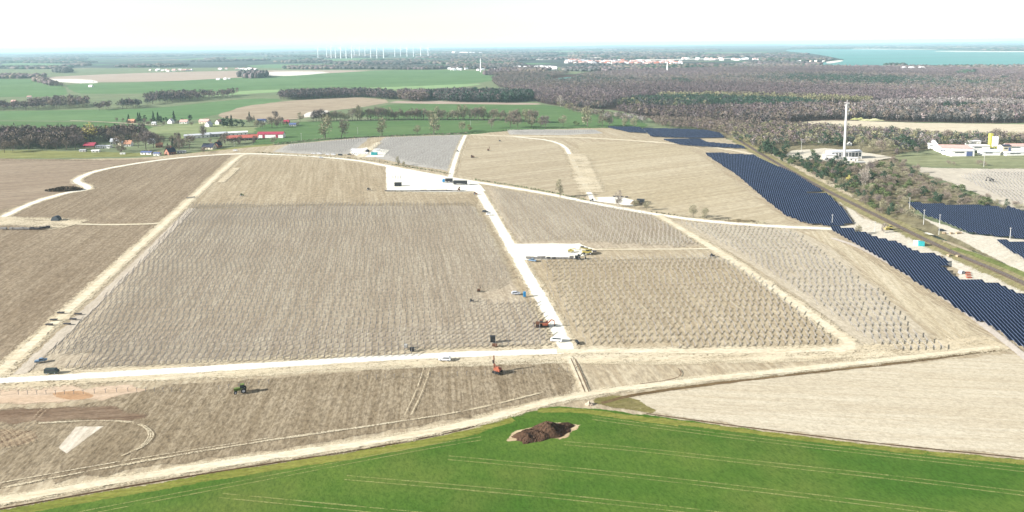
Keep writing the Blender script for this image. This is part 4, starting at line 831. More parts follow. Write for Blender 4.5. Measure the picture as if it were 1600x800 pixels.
for x, y, key, sc in vx+[(176, 221, 'brown', .9), (190, 236, 'brown', 1.0), (228, 233, 'purple', 1.15), (240, 231, 'purple', 1.1), (216, 230, 'brown', 1.1), (250, 228, 'brown', .9), (205, 212, 'purple', .95), (222, 210, 'purple', .9), (190, 213, 'purple', .9), (272, 226, 'brown', .8), (284, 231, 'brown', .9), (296, 232, 'brown', .9), (280, 236, 'brown', .8), (317, 216, 'purple', .95), (352, 225, 'brown', .8), (362, 224, 'bush', 1.6), (373, 224, 'olive', .55), (384, 222, 'brown', .55), (345, 228, 'brown', .7), (20, 236, 'brown', .9), (45, 233, 'brown', 1.0), (72, 234, 'brown', .9), (88, 234, 'purple', 1.0), (104, 234, 'brown', .95), (118, 232, 'purple', .9), (7, 238, 'brown', .9), (128, 229, 'purple', .9), (60, 222, 'purple', 1.0), (30, 222, 'purple', 1.0), (95, 220, 'brown', 1.1), (115, 218, 'purple', 1.1), (400, 200, 'olive', .8), (410, 200, 'brown', .7), (425, 199, 'brown', .9), (438, 196, 'brown', .8), (469, 190, 'olive', 1.0), (430, 187, 'purple', .8), (300, 196, 'brown', .5), (232, 196, 'brown', .6), (256, 196, 'brown', .5), (192, 190, 'brown', .5), (182, 190, 'brown', .5)]:
    tree(key, x, y, sc, 'bare tree among the village houses', 'bare village trees')
for x, y, key, sc in [(201, 190, 'spruce', .75), (216, 190, 'spruce', .85), (219, 190, 'spruce', .8), (226, 191, 'pine', .85), (240, 190, 'spruce', 1.0), (247, 190, 'spruce', .9), (252, 192, 'pine', .85), (260, 191, 'pine', .7), (272, 191, 'spruce', 1.0), (297, 189, 'pine', .8), (349, 198, 'pine', .95), (356, 198, 'pine', 1.1), (362, 198, 'spruce', 1.0), (370, 198, 'pine', .95), (378, 198, 'pine', .9), (390, 191, 'spruce', .95), (397, 188, 'spruce', .7), (181, 211, 'spruce', .85), (191, 212, 'spruce', .7), (168, 201, 'spruce', .5), (270, 230, 'spruce', .75), (275, 231, 'spruce', .8), (262, 233, 'spruce', .6), (435, 194, 'pine', .6), (448, 195, 'pine', .55)]:
    tree(key, x, y, sc, 'dark evergreen among the village houses', 'village evergreens')
# the scrub between railway and factory: individuals
scr = [[(1172, 236), (1205, 238), (1232, 246), (1300, 254), (1345, 262), (1400, 252), (1420, 262), (1470, 286), (1540, 312), (1600, 326), (1600, 332), (1500, 321), (1420, 317), (1405, 326), (1405, 345), (1370, 333), (1330, 308), (1285, 283), (1235, 258), (1195, 242)]]
A = scatter(scr[0], 90, 8.6); rng.shuffle(A)
zone = [('green', 4), ('bush', 6), ('bushp', 5), ('brown', 2), ('olive', 2), ('pine', 1.6), ('purple', 1)]
for i, (x, y, s_) in enumerate(A[:330]):
    key = random.choices([z_[0] for z_ in zone], [z_[1] for z_ in zone])[0]
    near_left = x/y < 0.52
    if near_left and random.random() < .5: key = random.choice(['pine', 'green', 'pine'])
    sc = {'green': 1.0, 'bush': 1.0, 'bushp': 1.0, 'brown': .55, 'olive': .6, 'pine': .62, 'purple': .55}[key]*random.uniform(.6, 1.3)
    kind = {'green': 'green bush', 'bush': 'bare brown bush', 'bushp': 'pale olive bush', 'brown': 'small bare tree', 'olive': 'small olive tinted tree', 'pine': 'small pine', 'purple': 'small purplish tree'}[key]
    tree(key, 0, 0, sc, kind+' in the scrub between railway and factory', 'scrub beside the railway: '+kind, world=(x, y))
wood('scrub_undergrowth', scr, {'brown': 4, 'olive': 3, 'green': 2, 'grey': 2}, 2.2, 'low undergrowth between the bushes by the railway', 'undergrowth', dens=160, smin=4.2, z=-0.5, quads=22, trunks=False, keep=.8)
for x, y, key, sc in [(1195, 240, 'pine', 1.1), (1205, 243, 'pine', 1.2), (1212, 245, 'pine', 1.0), (1228, 240, 'pine', .9), (1200, 234, 'spruce', .8), (1262, 268, 'pine', .8), (1275, 272, 'pine', .9), (1290, 280, 'pine', .85), (1300, 262, 'pine', .8), (1306, 275, 'pine', .8), (1310, 288, 'pine', .7), (1352, 290, 'pale', 1.35), (1348, 288, 'pale', 1.15), (1326, 286, 'yellow', .6), (1413, 232, 'pine', 1.1), (1420, 232, 'pine', .9), (1427, 235, 'pine', .8), (1404, 230, 'pine', .8), (1460, 224, 'pine', .7), (1470, 222, 'pine', .8), (1486, 223, 'pine', .6), (1497, 224, 'spruce', .6), (1510, 223, 'spruce', .8), (1524, 223, 'spruce', .7), (1390, 233, 'olive', .8), (1365, 236, 'olive', .8), (1345, 238, 'olive', .75), (1378, 240, 'brown', .8), (1402, 243, 'purple', .7), (1433, 240, 'brown', .7), (1270, 240, 'green', 1.0), (1290, 226, 'pine', .9), (1303, 228, 'pine', .9), (1312, 226, 'pine', 1.0), (1580, 222, 'olive', .9), (1597, 224, 'brown', .7), (1482, 256, 'bush', .9), (1528, 257, 'bush', 1.0), (1538, 258, 'bush', .8), (1490, 257, 'bush', .7), (1340, 278, 'brown', .8), (1362, 300, 'green', 1.3), (1420, 338, 'bushp', 1.2), (1434, 342, 'bushp', .9), (1410, 334, 'bush', 1.0), (1478, 222, 'brown', .9), (1560, 221, 'brown', .8)]:
    kind = {'pine': 'dark pine', 'spruce': 'dark pointed spruce', 'pale': 'tall pale poplar', 'yellow': 'yellowish tree', 'green': 'green bush', 'olive': 'olive tinted tree', 'brown': 'bare brown tree', 'purple': 'bare purplish tree', 'bush': 'bare bush', 'bushp': 'pale bush'}[key]
    where = 'near the old factory' if 1180 < x < 1370 else 'around the plant on the right'
    tree(key, x, y, sc, kind+' '+where, kind+'s '+where)
# brush heap beside the curved road
m = MB(); c0 = G(96, 297, GZ)
for i in range(1500):
    a_ = random.uniform(-1, 1); b_ = random.uniform(-1, 1)
    if a_*a_+b_*b_ > 1: continue
    hh = 3.4*max(0, 1-(a_*.95-.15)**2*1.1-b_*b_*.8)*random.random()**.5; c = Vector((a_*17+2, b_*6, hh)); g = Vector((random.gauss(0, 1), random.gauss(0, 1), random.gauss(.5, .6)))*.55; s_ = Vector((random.gauss(0, 1), random.gauss(0, 1), random.gauss(0, 1)))*.3
    m.quad(c-g-s_, c-g+s_, c+g+s_, c+g-s_)
tag(m.build('brush_thicket', plain('thicket', (0.13, 0.10, 0.07, 1), 1, 0), None, c0), 'dark brown thicket island beside the curve of the gravel road', 'thicket')
print('TREES', tcount, 'wood', nw)
# ------------------------------------------------------------------ buildings
def wmat(n, c): return plain(n, c, 0.85, 0.1, 0, 0.08, 0.4)
W_WHITE = wmat('white_render', (0.78, 0.77, 0.74, 1)); W_CREAM = wmat('cream_render', (0.62, 0.55, 0.42, 1)); W_GREY = wmat('grey_concrete', (0.42, 0.42, 0.40, 1))
W_BRICK = wmat('red_brick', (0.34, 0.17, 0.12, 1)); R_RED = wmat('red_tiles', (0.42, 0.15, 0.10, 1)); R_ORANGE = wmat('orange_tiles', (0.50, 0.26, 0.17, 1)); R_PINK = wmat('faded_pink_roof', (0.56, 0.36, 0.32, 1))
R_DARK = wmat('dark_slate', (0.045, 0.05, 0.075, 1)); R_MAROON = wmat('maroon_sheet', (0.30, 0.05, 0.08, 1)); R_GREY = wmat('grey_sheet', (0.50, 0.52, 0.55, 1)); R_BLUE = wmat('blue_roof', (0.10, 0.13, 0.25, 1)); R_WHITE = wmat('white_roof', (0.80, 0.79, 0.78, 1))
GLASS = plain('window_glass', (0.03, 0.04, 0.05, 1), 0.15, 0.5); W_YEL = wmat('yellow_paint', (0.52, 0.50, 0.10, 1)); W_DARK = wmat('dark_timber', (0.10, 0.065, 0.055, 1))
def house(x, y, w, d, h, rise, rz, wall, roof, label, cat='house', name='house', nwin=3, chimney=True, door=True, group=None, open_side=False, simple=False):
    p = G(x, y, 0); p.z = -0.95 if p.length > 900 else -0.3
    root = empty(name, p, R(rz), label, cat, group); m = MB()
    hw, hd = w/2, d/2
    if open_side:
        m.quad((-hw, hd, 0), (-hw, hd, h), (hw, hd, h), (hw, hd, 0)); m.quad((hw, hd, 0), (hw, hd, h), (hw, -hd, h), (hw, -hd, 0)); m.quad((-hw, -hd, 0), (-hw, -hd, h), (-hw, hd, h), (-hw, hd, 0))
        for i in range(int(w/6)+1): m.box((-hw+0.2+i*(w-.4)/int(w/6), -hd+.2, h/2), (.4, .4, h))
    else:
        m.quad((-hw, -hd, 0), (hw, -hd, 0), (hw, -hd, h), (-hw, -hd, h)); m.quad((hw, hd, 0), (-hw, hd, 0), (-hw, hd, h), (hw, hd, h))
        m.quad((hw, -hd, 0), (hw, hd, 0), (hw, hd, h), (hw, 0, h+rise), (hw, -hd, h)); m.quad((-hw, hd, 0), (-hw, -hd, 0), (-hw, -hd, h), (-hw, 0, h+rise), (-hw, hd, h))
    m.build('wall', wall, root)
    r_ = MB(); o = 0.5 if w > 8 else .3; k = rise/hd*o
    for sg in (-1, 1):
        a_, b_ = (-hw-o, sg*(hd+o), h-k+.08), (hw+o, sg*(hd+o), h-k+.08); c_, d_ = (hw+o, 0, h+rise+.08), (-hw-o, 0, h+rise+.08)
        q = [a_, b_, c_, d_]; 
        if sg > 0: q = q[::-1]
        r_.quad(*q); r_.quad(*[(v[0], v[1], v[2]+.2) for v in q])
    rf = r_.build('roof', roof, root)
    if chimney:
        c = MB(); c.box((hw*.35, hd*.15, h+rise+.2), (.8, .8, 2.2)); c.box((hw*.35, hd*.15, h+rise+1.35), (1.0, 1.0, .2)); c.build('chimney', W_BRICK, rf)
    if not simple:
        for sg in (-1, 1):
            for i in range(nwin):
                xx = -hw+w*(i+.5)/nwin
                if door and sg < 0 and i == nwin//2:
                    q = MB(); q.box((xx, sg*(hd+.03), 1.05), (1.1, .1, 2.1)); q.build('door', W_DARK, root); continue
                q = MB(); q.box((xx, sg*(hd+.03), min(h*.6, 1.8)), (min(1.5, w/nwin*.5), .1, min(1.5, h*.4))); q.build('window', GLASS, root)
        for sg in (-1, 1):
            q = MB(); q.box((sg*(hw+.03), 0, h*.8), (.1, 1.3, 1.4)); q.build('window', GLASS, root)
    return root
# the village on the left
house(142, 229, 15, 9, 3, 3.4, -4, W_DARK, R_MAROON, 'dark maroon roofed barn under the yellow willow', 'barn', 'barn', 3, False)
house(163, 230, 19, 8, 3, 0.6, -3, W_WHITE, R_GREY, 'long low white garage row beside the maroon barn', 'garage', 'garage_row', 6, False)
house(201, 227, 9, 8, 3.4, 4.2, 4, W_WHITE, R_ORANGE, 'white house with orange red roof between the bare trees')
house(190, 226, 7, 6, 3.2, 2.6, 80, W_CREAM, R_GREY, 'small cream gabled house left of the orange roof')
house(180, 224, 10, 8, 4.2, 3.6, 10, W_GREY, R_GREY, 'grey two storey house behind the white garages')
house(237, 223, 8, 7, 4, 3, 8, W_WHITE, R_GREY, 'small white house hidden behind the bare trees')
house(249, 229, 8, 7, 3.2, 3, 20, W_BRICK, R_ORANGE, 'small brick cottage left of the dark evergreens')
house(230, 240, 14, 6, 2.8, 1.2, -8, W_WHITE, R_BLUE, 'long low white bungalow with bluish roof at the field edge')
house(246, 241.5, 8, 5, 2.6, 1.2, -8, W_WHITE, R_BLUE, 'short white bungalow at the right end of the long one')
house(266, 240, 10, 9, 3.5, 4.6, 62, W_BRICK, R_DARK, 'brick gabled house with steep dark roof at the field edge')
house(150, 236.5, 9, 4, 2.2, .7, 5, W_WHITE, R_WHITE, 'flat white shed on the meadow', 'shed', 'shed', 2, False)
house(130, 236, 8, 4, 2.2, .6, 0, W_GREY, R_GREY, 'grey low shed on the meadow left of the white one', 'shed', 'shed', 2, False)
house(192, 240, 6, 2.4, 1.4, .3, 4, W_WHITE, R_WHITE, 'flat white trailer parked on the meadow', 'trailer', 'farm_trailer', 1, False, False)
house(284, 238, 10, 4, 2.4, .6, 6, W_WHITE, R_GREY, 'low white shed row right of the brick gabled house', 'shed', 'shed', 3, False)
house(308, 214, 34, 13, 4.2, 1.4, 22, W_WHITE, R_GREY, 'large white hall with pale grey roof, left of the pair', 'hall', 'farm_hall', 6, False)
house(336, 212, 30, 12, 4.2, 2.0, 22, W_GREY, R_GREY, 'large hall with grey roof and shaded side', 'hall', 'farm_hall', 6, False)
house(368, 210, 34, 12, 4.2, 1.2, 20, W_WHITE, R_WHITE, 'long white roofed hall behind the red shed', 'hall', 'farm_hall', 6, False)
house(379, 217.5, 42, 15, 3.6, 3.4, 16, W_WHITE, wmat('red_sheet', (0.44, 0.13, 0.10, 1)), 'long open shed with bright red roof', 'shed', 'open_shed', 6, False, False, open_side=True, simple=True)
hb = house(424, 214, 38, 10, 5.4, 3.2, -2, W_WHITE, R_MAROON, 'long white barn with maroon roof and two maroon doors', 'barn', 'long_barn', 2, False, simple=True)
for xx in (-9.5, 10):
    q = MB(); q.box((xx, -5.06, 2.4), (3.4, .16, 4.8)); q.build('barn_door', R_MAROON, hb)
house(327, 231.5, 15, 10, 3, 4.2, -8, W_CREAM, R_DARK, 'cream house with dark navy roof beside the junction')
house(340, 229, 9, 8, 3.2, 4.2, 80, W_BRICK, R_DARK, 'cross gabled dark roof wing behind the cream house')
house(320, 192, 17, 9, 4, 3.6, -6, W_CREAM, R_PINK, 'house with wide faded pink roof in the upper hamlet')
house(326, 197, 9, 9, 4, 5, 75, W_WHITE, R_GREY, 'white gabled house in front of the pink roof')
house(342, 193, 9, 8, 4, 4, 70, W_WHITE, R_PINK, 'white gabled house left of the tall evergreens')
house(206, 191, 11, 7, 3.4, 3, 0, W_BRICK, R_ORANGE, 'orange roofed house at the left end of the upper hamlet')
house(267, 192, 7, 9, 4, 4.4, 80, W_WHITE, R_GREY, 'narrow white gabled house in the upper hamlet')
house(288, 192, 13, 8, 3.6, 3, 0, W_WHITE, R_PINK, 'pale house with pinkish roof in the upper hamlet')
house(241, 194, 7, 5, 3, 2, 0, W_WHITE, R_GREY, 'tiny white shed in the upper hamlet', 'shed', 'shed', 2, False)
house(409, 190, 15, 8, 3.4, 2.2, 0, W_GREY, R_BLUE, 'low house with deep blue roof above the long barn')
house(458, 196, 11, 7, 3, 2.2, 0, W_GREY, R_BLUE, 'small blue roofed house right of the long barn')
house(448, 192, 9, 6, 3, 3, 0, W_BRICK, R_MAROON, 'small house with dark red roof among shrubs')
for i, (x, y, w, wl, rf, lab) in enumerate([(10, 165, 12, W_BRICK, R_DARK, 'dark roofed farmhouse at the far left hamlet'), (24, 167, 9, W_WHITE, R_GREY, 'small white house at the far left hamlet'), (46, 153, 10, W_WHITE, R_PINK, 'pale roofed house above the far left hamlet'), (22, 160, 11, W_BRICK, R_PINK, 'pink roofed barn in the far left hamlet'), (142, 135.5, 14, W_WHITE, R_WHITE, 'lone white building on the far green field'), (352, 124, 13, W_WHITE, R_WHITE, 'first white farm building beside the dark round grove'), (341, 124.5, 16, W_WHITE, R_GREY, 'greyish farm building beside the dark round grove'), (358, 124, 9, W_WHITE, R_WHITE, 'smallest white farm building beside the dark round grove'), (137, 128.5, 40, W_WHITE, R_WHITE, 'long white shed on the chalk strip')]):
    house(x, y, w, 8, 4, 3, random.uniform(-20, 20), wl, rf, lab, chimney=False, nwin=2)
# far hamlets and the town
def far_houses(n, x0, x1, y0, y1, size, walls, roofs, label, group, hh=5, name='house', cat='house'):
    for i in range(n):
        x = random.uniform(x0, x1); y = y0+(y1-y0)*((x-x0)/(x1-x0)*.3+random.random()*.7)
        wl = random.choice(walls); rf, rn = random.choice(roofs); s_ = size*random.uniform(.7, 1.3)
        p = G(x, y, -0.95); m = MB(); hd = s_*.35
        root = empty(name, p, random.uniform(-.5, .5), label.format(rn), cat, group.format(rn))
        m.box((0, 0, hh/2), (s_, hd*2, hh)); m.build('wall', wl, root); r_ = MB(); r_.extrude([(-hd*1.1, hh), (hd*1.1, hh), (0, hh+hd*.8)], -s_/2, s_/2)
        o = r_.build('roof', rf, root); o.rotation_euler = (0, 0, math.pi/2)
far_houses(16, 234, 300, 109, 112.5, 18, [W_WHITE, W_CREAM], [(R_WHITE, 'white'), (R_PINK, 'pink')], 'tiny far hamlet house with {} roof', 'hamlet houses far on the left with {} roof')
far_houses(16, 340, 402, 107.5, 110, 16, [W_WHITE], [(R_WHITE, 'white'), (R_PINK, 'pinkish')], 'speck of a far house with {} roof beyond the pink field', 'far houses beyond the pink field with {} roof')
far_houses(26, 800, 870, 107, 110.5, 26, [W_WHITE], [(R_WHITE, 'white')], 'pale apartment block at the left end of the far town', 'apartment blocks of the far town with {} roof', 12, 'apartment_block', 'building')
far_houses(150, 885, 1065, 94.5, 102, 23, [W_WHITE, W_CREAM, W_GREY], [(R_RED, 'red'), (R_PINK, 'pink'), (R_PINK, 'pink'), (R_GREY, 'grey'), (R_WHITE, 'white')], 'tiny far town house with {} roof', 'far town houses with {} roof', 7)
far_houses(34, 1060, 1215, 91.5, 95, 26, [W_WHITE], [(R_WHITE, 'white'), (R_PINK, 'pink')], 'tiny house with {} roof on the rise right of the town', 'houses right of the town with {} roof', 6)
far_houses(26, 1190, 1290, 92, 98, 18, [W_WHITE, W_CREAM], [(R_WHITE, 'white'), (R_PINK, 'pink')], 'tiny lakeside house with {} roof', 'lakeside houses with {} roof', 6)
far_houses(12, 700, 795, 108, 111, 18, [W_WHITE], [(R_WHITE, 'white'), (R_GREY, 'grey')], 'tiny roadside house with {} roof behind the mast', 'houses behind the mast with {} roof', 5)
far_houses(10, 705, 760, 82, 84, 45, [W_WHITE], [(R_WHITE, 'white')], 'pale speck of a distant village with {} roof', 'distant village specks with {} roof', 8)
for x, w, lab in ((1412, 26, 'smallest white domed hall by the lake'), (1424, 34, 'middle white domed hall by the lake'), (1440, 40, 'largest white domed hall by the lake')):
    p = G(x, 109.5, -0.9); m = MB(); n = 12; root = empty('domed_hall', p, 0, lab, 'hall', 'domed halls by the lake')
    for i in range(n):
        a_, b_ = math.pi*i/n, math.pi*(i+1)/n
        for j in range(6):
            t0, t1 = -w/2+w*j/6, -w/2+w*(j+1)/6
            f0, f1 = (1-(t0/(w/2))**4)**.5, (1-(t1/(w/2))**4)**.5
            m.quad(*[(t, 12*math.cos(q), 16*math.sin(q)*f) for q, t, f in ((a_, t0, f0), (b_, t0, f0), (b_, t1, f1), (a_, t1, f1))][::-1])
    m.build('shell', R_WHITE, root); q = MB(); q.box((0, -12.2, 2.5), (6, .3, 5)); q.build('door', GLASS, root)
# wind turbines
tw_m = plain('turbine_white', (0.85, 0.86, 0.86, 1), 0.5, 0.3, 0, 0.02)
wt_ = empty('wind_turbine', (0, 0, 0), 0, 'x', 'wind turbine', 'wind farm on the horizon')
m = MB(); m.tube((0, 0, 0), (0, 0, 112), 4.2, 2.6, 12); m.build('tower', tw_m, wt_)
m = MB(); m.box((0, 1, 113), (4, 12, 4)); nc = m.build('nacelle', tw_m, wt_)
for k in range(3):
    a_ = R(20+120*k); m = MB(); d_ = Vector((math.sin(a_), 0, math.cos(a_))); c0 = Vector((0, -6, 113)); s_ = Vector((d_.z, 0, -d_.x))
    m.quad(c0-s_*1.2, c0+s_*1.2, c0+d_*12+s_*1.9, c0+d_*12-s_*1.3); m.quad(c0+d_*12-s_*1.3, c0+d_*12+s_*1.9, c0+d_*46+s_*.3, c0+d_*46-s_*.3)
    m2 = MB(); m2.v = m.v+[(v[0], v[1]+.5, v[2]) for v in m.v]; m2.f = m.f+[tuple(reversed([i+8 for i in f])) for f in m.f]; m2.mi = [0]*4
    for q0, q1 in ((0, 3), (3, 7-0), (1, 2), (2, 6)): m2.f.append((q0, q1, q1+8, q0+8)); m2.mi.append(0)
    m2.build('blade', tw_m, wt_)
for i, (x, yb) in enumerate([(497, 90), (510.5, 89.5), (517.5, 91), (524.5, 91), (532.5, 91.5), (541, 91.5), (549.5, 91.5), (553.5, 88), (561.5, 89), (570.5, 89), (579.5, 90.5), (589, 91), (599.5, 91.5), (617, 88.5), (626, 88), (636, 88.5), (646, 88.5), (657.5, 89.5), (669, 89.5)]):
    p = G(x, yb, -1); t_ = p.y/1050*.99; hpx = yb-75.2
    s_ = hpx*t_/114
    first(wt_, p, random.uniform(-.3, .3), f'{ordinal(i+1)} white wind turbine from the left on the horizon', None, (s_, s_, s_))
def mast(x, y, h, r_, name, label, cat, arms=True, group=None):
    p = G(x, y, 0); p.z = -.9 if p.length > 900 else GZ; root = empty(name, p, 0, label, cat, group); m = MB(); m.tube((0, 0, 0), (0, 0, h), r_, r_*.6, 8); m.build('pole', tw_m if r_ > .5 else W_GREY, root)
    if arms: m = MB(); m.box((0, 0, h-.6), (h*.16, r_*1.2, r_*1.2)); m.build('crossarm', W_GREY, root)
mast(751, 112.5, 66, 2.4, 'radio_mast', 'slim white mast standing at the far end of the green field', 'mast', False)
mast(1042.5, 113.5, 44, 3.2, 'far_chimney', 'small pale chimney standing in the bare wood before the town', 'chimney', False)
for i, (x, y, h, lab) in enumerate([(1421, 326, 9, 'grey pole at the left tip of the panels beyond the railway'), (1443, 351, 11, 'tall pole beside the pink soil below the far panels'), (1468, 352, 8, 'short pole in front of the panels beyond the railway'), (1578, 374, 8, 'pole at the lower edge of the panels beyond the railway'), (1367, 362, 7, 'thin pole on the gravel left of the bulldozer'), (1300, 352, 8, 'pole at the lower tip of the big panel block'), (1467, 367, 5, 'short post beside the track crossing'), (471, 219, 11, 'lamp pole standing in the green field by the long barn'), (559, 209, 11, 'thin utility pole in the green field behind the hedge'), (366, 228, 9, 'pole beside the road near the cream house'), (1252, 237, 15, 'pale birch-like mast left of the factory'), (1537, 261, 12, 'pole in the meadow below the plant'), (735, 196, 9, 'pole among the avenue trees')]):
    mast(x, y, h, .22, 'utility_pole', lab, 'pole')
# chimney and old factory
ch = empty('chimney_stack', G(1318.8, 250, -.3), 0, 'tall slender white chimney with antennas at its top', 'chimney')
m = MB(); m.tube((0, 0, 0), (0, 0, 62), 1.45, 1.05, 20); m.build('shaft', wmat('pale_concrete', (0.52, 0.51, 0.49, 1)), ch)
m = MB(); m.tube((0, 0, 60.2), (0, 0, 60.6), 2.3, 2.3, 16); m.tube((0, 0, 61.6), (0, 0, 61.75), 2.3, 2.3, 16); pf_ = m.build('platform', W_GREY, ch)
for i, (x, z, s_) in enumerate([(2.2, 59, 1.4), (2.5, 55, 1.6), (2.1, 51.5, 1.2), (2.4, 63, .9), (-1.8, 63.5, .8)]):
    m = MB(); m.tube((x, -.3, z), (x, .3, z), s_*.6, s_*.6, 10); m.box((x*.6, 0, z), (abs(x)*.8, .2, .2)); m.build('antenna', R_WHITE, ch)
m = MB(); m.tube((0.2, 0, 62), (0.2, 0, 67), .25, .12, 6); m.build('antenna', R_WHITE, ch)
fac = house(1318, 247, 34, 13, 8.5, 1.2, 1, W_WHITE, R_GREY, 'white old factory hall with a row of broken windows behind the chimney', 'factory', 'factory_hall', 9, False, False, simple=True)
for i in range(9):
    q = MB(); x0 = -15+i*3.75; q.box((x0, -6.56, 5.3), (2.6, .14, 4.2)); w_ = q.build('window', GLASS, fac)
    q = MB(); q.box((x0-.2, -6.68, 5.3), (.18, .1, 4.2)); q.box((x0, -6.7, 5.4+random.uniform(-1, 1)), (2.6, .1, .2)); q.build('mullion', W_GREY, w_)
house(1296, 249, 12, 7, 5.5, .4, 1, W_WHITE, R_WHITE, 'flat white annex on the left of the factory hall', 'building', 'annex', 3, False)
house(1332, 251, 10, 4, 3.2, .3, 1, W_WHITE, R_WHITE, 'low white porch before the factory hall', 'building', 'annex', 2, False)
house(1342, 259, 10, 6, 4.2, .4, 4, W_CREAM, W_GREY, 'small cream flat roofed hut below the factory', 'hut', 'hut', 2, False)
house(1327, 226, 7, 6, 3.5, 2, 60, W_WHITE, R_DARK, 'small white framed shed behind the factory', 'shed', 'shed', 2, False)
house(1287, 222, 13, 5, 2.4, .5, 4, W_WHITE, R_WHITE, 'low white wall-like shed in the scrub left of the factory', 'shed', 'shed', 3, False)
house(1377, 219.5, 6, 5, 3, 1, 0, W_WHITE, R_PINK, 'tiny white cabin in the scrub right of the chimney', 'cabin', 'cabin', 1, False)
# the plant on the right
def hall(x, y, w, d, h, rz, wall, roof, label, rise=.8, door=None):
    o = house(x, y, w, d, h, rise, rz, wall, roof, label, 'industrial hall', 'industrial_hall', 4, False, False, simple=True)
    if door: q = MB(); q.box((w*.28, -d/2-.08, h*.45), (w*.26, .16, h*.8)); q.build('loading_door', door, o)
    q = MB(); q.box((-w*.15, -d/2-.08, h*.7), (w*.4, .12, h*.18)); q.build('window', GLASS, o)
hall(1488, 236, 32, 22, 6, -12, W_WHITE, R_PINK, 'white hall with large pinkish roof at the left of the plant', 2.4)
hall(1500, 242, 26, 10, 6.5, 0, W_WHITE, R_WHITE, 'low white hall with big dark blue door', .8, R_BLUE)
hall(1527, 233, 22, 12, 5.5, 0, W_WHITE, R_WHITE, 'white flat hall in the middle of the plant', .6)
hall(1520, 227, 14, 9, 6.5, 0, W_WHITE, R_WHITE, 'small taller white hall at the back of the plant', .6)
hall(1545, 241, 20, 9, 4.5, 0, W_WHITE, R_GREY, 'low white hall with grey hipped roof at the front of the plant', 2.2)
hall(1569, 237, 10, 9, 8, 0, W_CREAM, R_DARK, 'dark roofed cube building right of the yellow silo base', 1.5, R_BLUE)
hall(1587, 233, 26, 12, 5.5, -4, W_WHITE, R_PINK, 'white hall with pinkish roof at the right edge of the plant', 2.0)
hall(1588, 241, 30, 8, 3.6, 3, W_WHITE, R_WHITE, 'long low white shed at the right edge of the plant', .4)
hall(1457, 231, 10, 8, 6, -30, W_WHITE, R_WHITE, 'white shed at the top of the inclined conveyor', .5)
cv = empty('conveyor', G(1475, 242, 0), 0, 'long inclined white conveyor gallery at the left end of the plant', 'conveyor')
pA, pB = G(1475, 241, 0)-G(1475, 242, 0), G(1457, 229, 0)-G(1475, 242, 0)
m = MB(); m.bar(pA+Vector((0, 0, 1)), pB+Vector((0, 0, 7)), 3.4, 2.6); m.build('gallery', R_WHITE, cv)
for f in (.35, .7): q = pA.lerp(pB, f); m = MB(); m.box((q.x, q.y, 1.5+f*3), (.5, .5, 3+f*6)); m.build('support', W_GREY, cv)
tq = empty('silo_tower', G(1547, 231, 0), 0, 'bright yellow slim tower in the plant', 'tower', None)
m = MB(); m.box((0, 0, 8.5), (3.4, 3.4, 17)); m.build('shaft', W_YEL, tq); m = MB(); m.box((.2, 0, 17.3), (3.8, 3.8, .5)); m.build('cap', W_YEL, tq)
for i, (x, lab) in enumerate([(1551.5, 'left one of the three white silos beside the yellow tower'), (1554.5, 'middle one of the three white silos beside the yellow tower'), (1557.5, 'right one of the three white silos beside the yellow tower')]):
    sroot = empty('silo', G(x, 232, 0), 0, lab, 'silo', 'white silos of the plant'); m = MB(); m.tube((0, 0, 3), (0, 0, 14.5), 1.3, 1.3, 12); m.tube((0, 0, 1.6), (0, 0, 3), .4, 1.3, 12); m.build('tank', R_WHITE, sroot)
    m = MB(); [m.box((a_, b_, 1.5), (.2, .2, 3)) for a_ in (-.9, .9) for b_ in (-.9, .9)]; m.build('stand', W_YEL, sroot)
# ------------------------------------------------------------------ vehicles and machines
RUB = plain('rubber', (0.02, 0.02, 0.02, 1), .8, .2); DK = plain('dark_paint', (0.018, 0.02, 0.022, 1), .45, .4); WP = plain('white_paint', (0.8, 0.8, 0.8, 1), .35, .5, 0, .03)
SV = plain('silver_paint', (0.5, 0.52, 0.56, 1), .35, .5, 0, .04); YL = plain('yellow_machine_paint', (0.42, 0.35, 0.10, 1), .5, .3); OR = plain('orange_red_paint', (0.30, 0.09, 0.05, 1), .5, .3); BL = plain('blue_paint', (0.02, 0.20, 0.42, 1), .4, .4)
TQ = plain('turquoise_paint', (0.03, 0.30, 0.32, 1), .5, .3); GN = plain('green_machine_paint', (0.12, 0.17, 0.04, 1), .5, .3); BR = plain('rust_brown', (0.16, 0.08, 0.05, 1), .8, .1); DG = plain('dark_green_paint', (0.025, 0.04, 0.035, 1), .4, .4); WD = plain('timber', (0.35, 0.27, 0.18, 1), .9, .1); LB = plain('light_blue_paint', (0.14, 0.22, 0.32, 1), .5, .3)
def wheels(root, xs, y, r_, w=.25):
    for x in xs:
        for sg in (-1, 1):
            m = MB(); m.tube((x, sg*y-w/2, r_), (x, sg*y+w/2, r_), r_, r_, 14); o = m.build('wheel', RUB, root)
            m = MB(); m.tube((x, sg*(y+.005)-w/2-.01, r_), (x, sg*(y+.005)+w/2+.01, r_), r_*.55, r_*.55, 10); m.build('rim', SV, o)
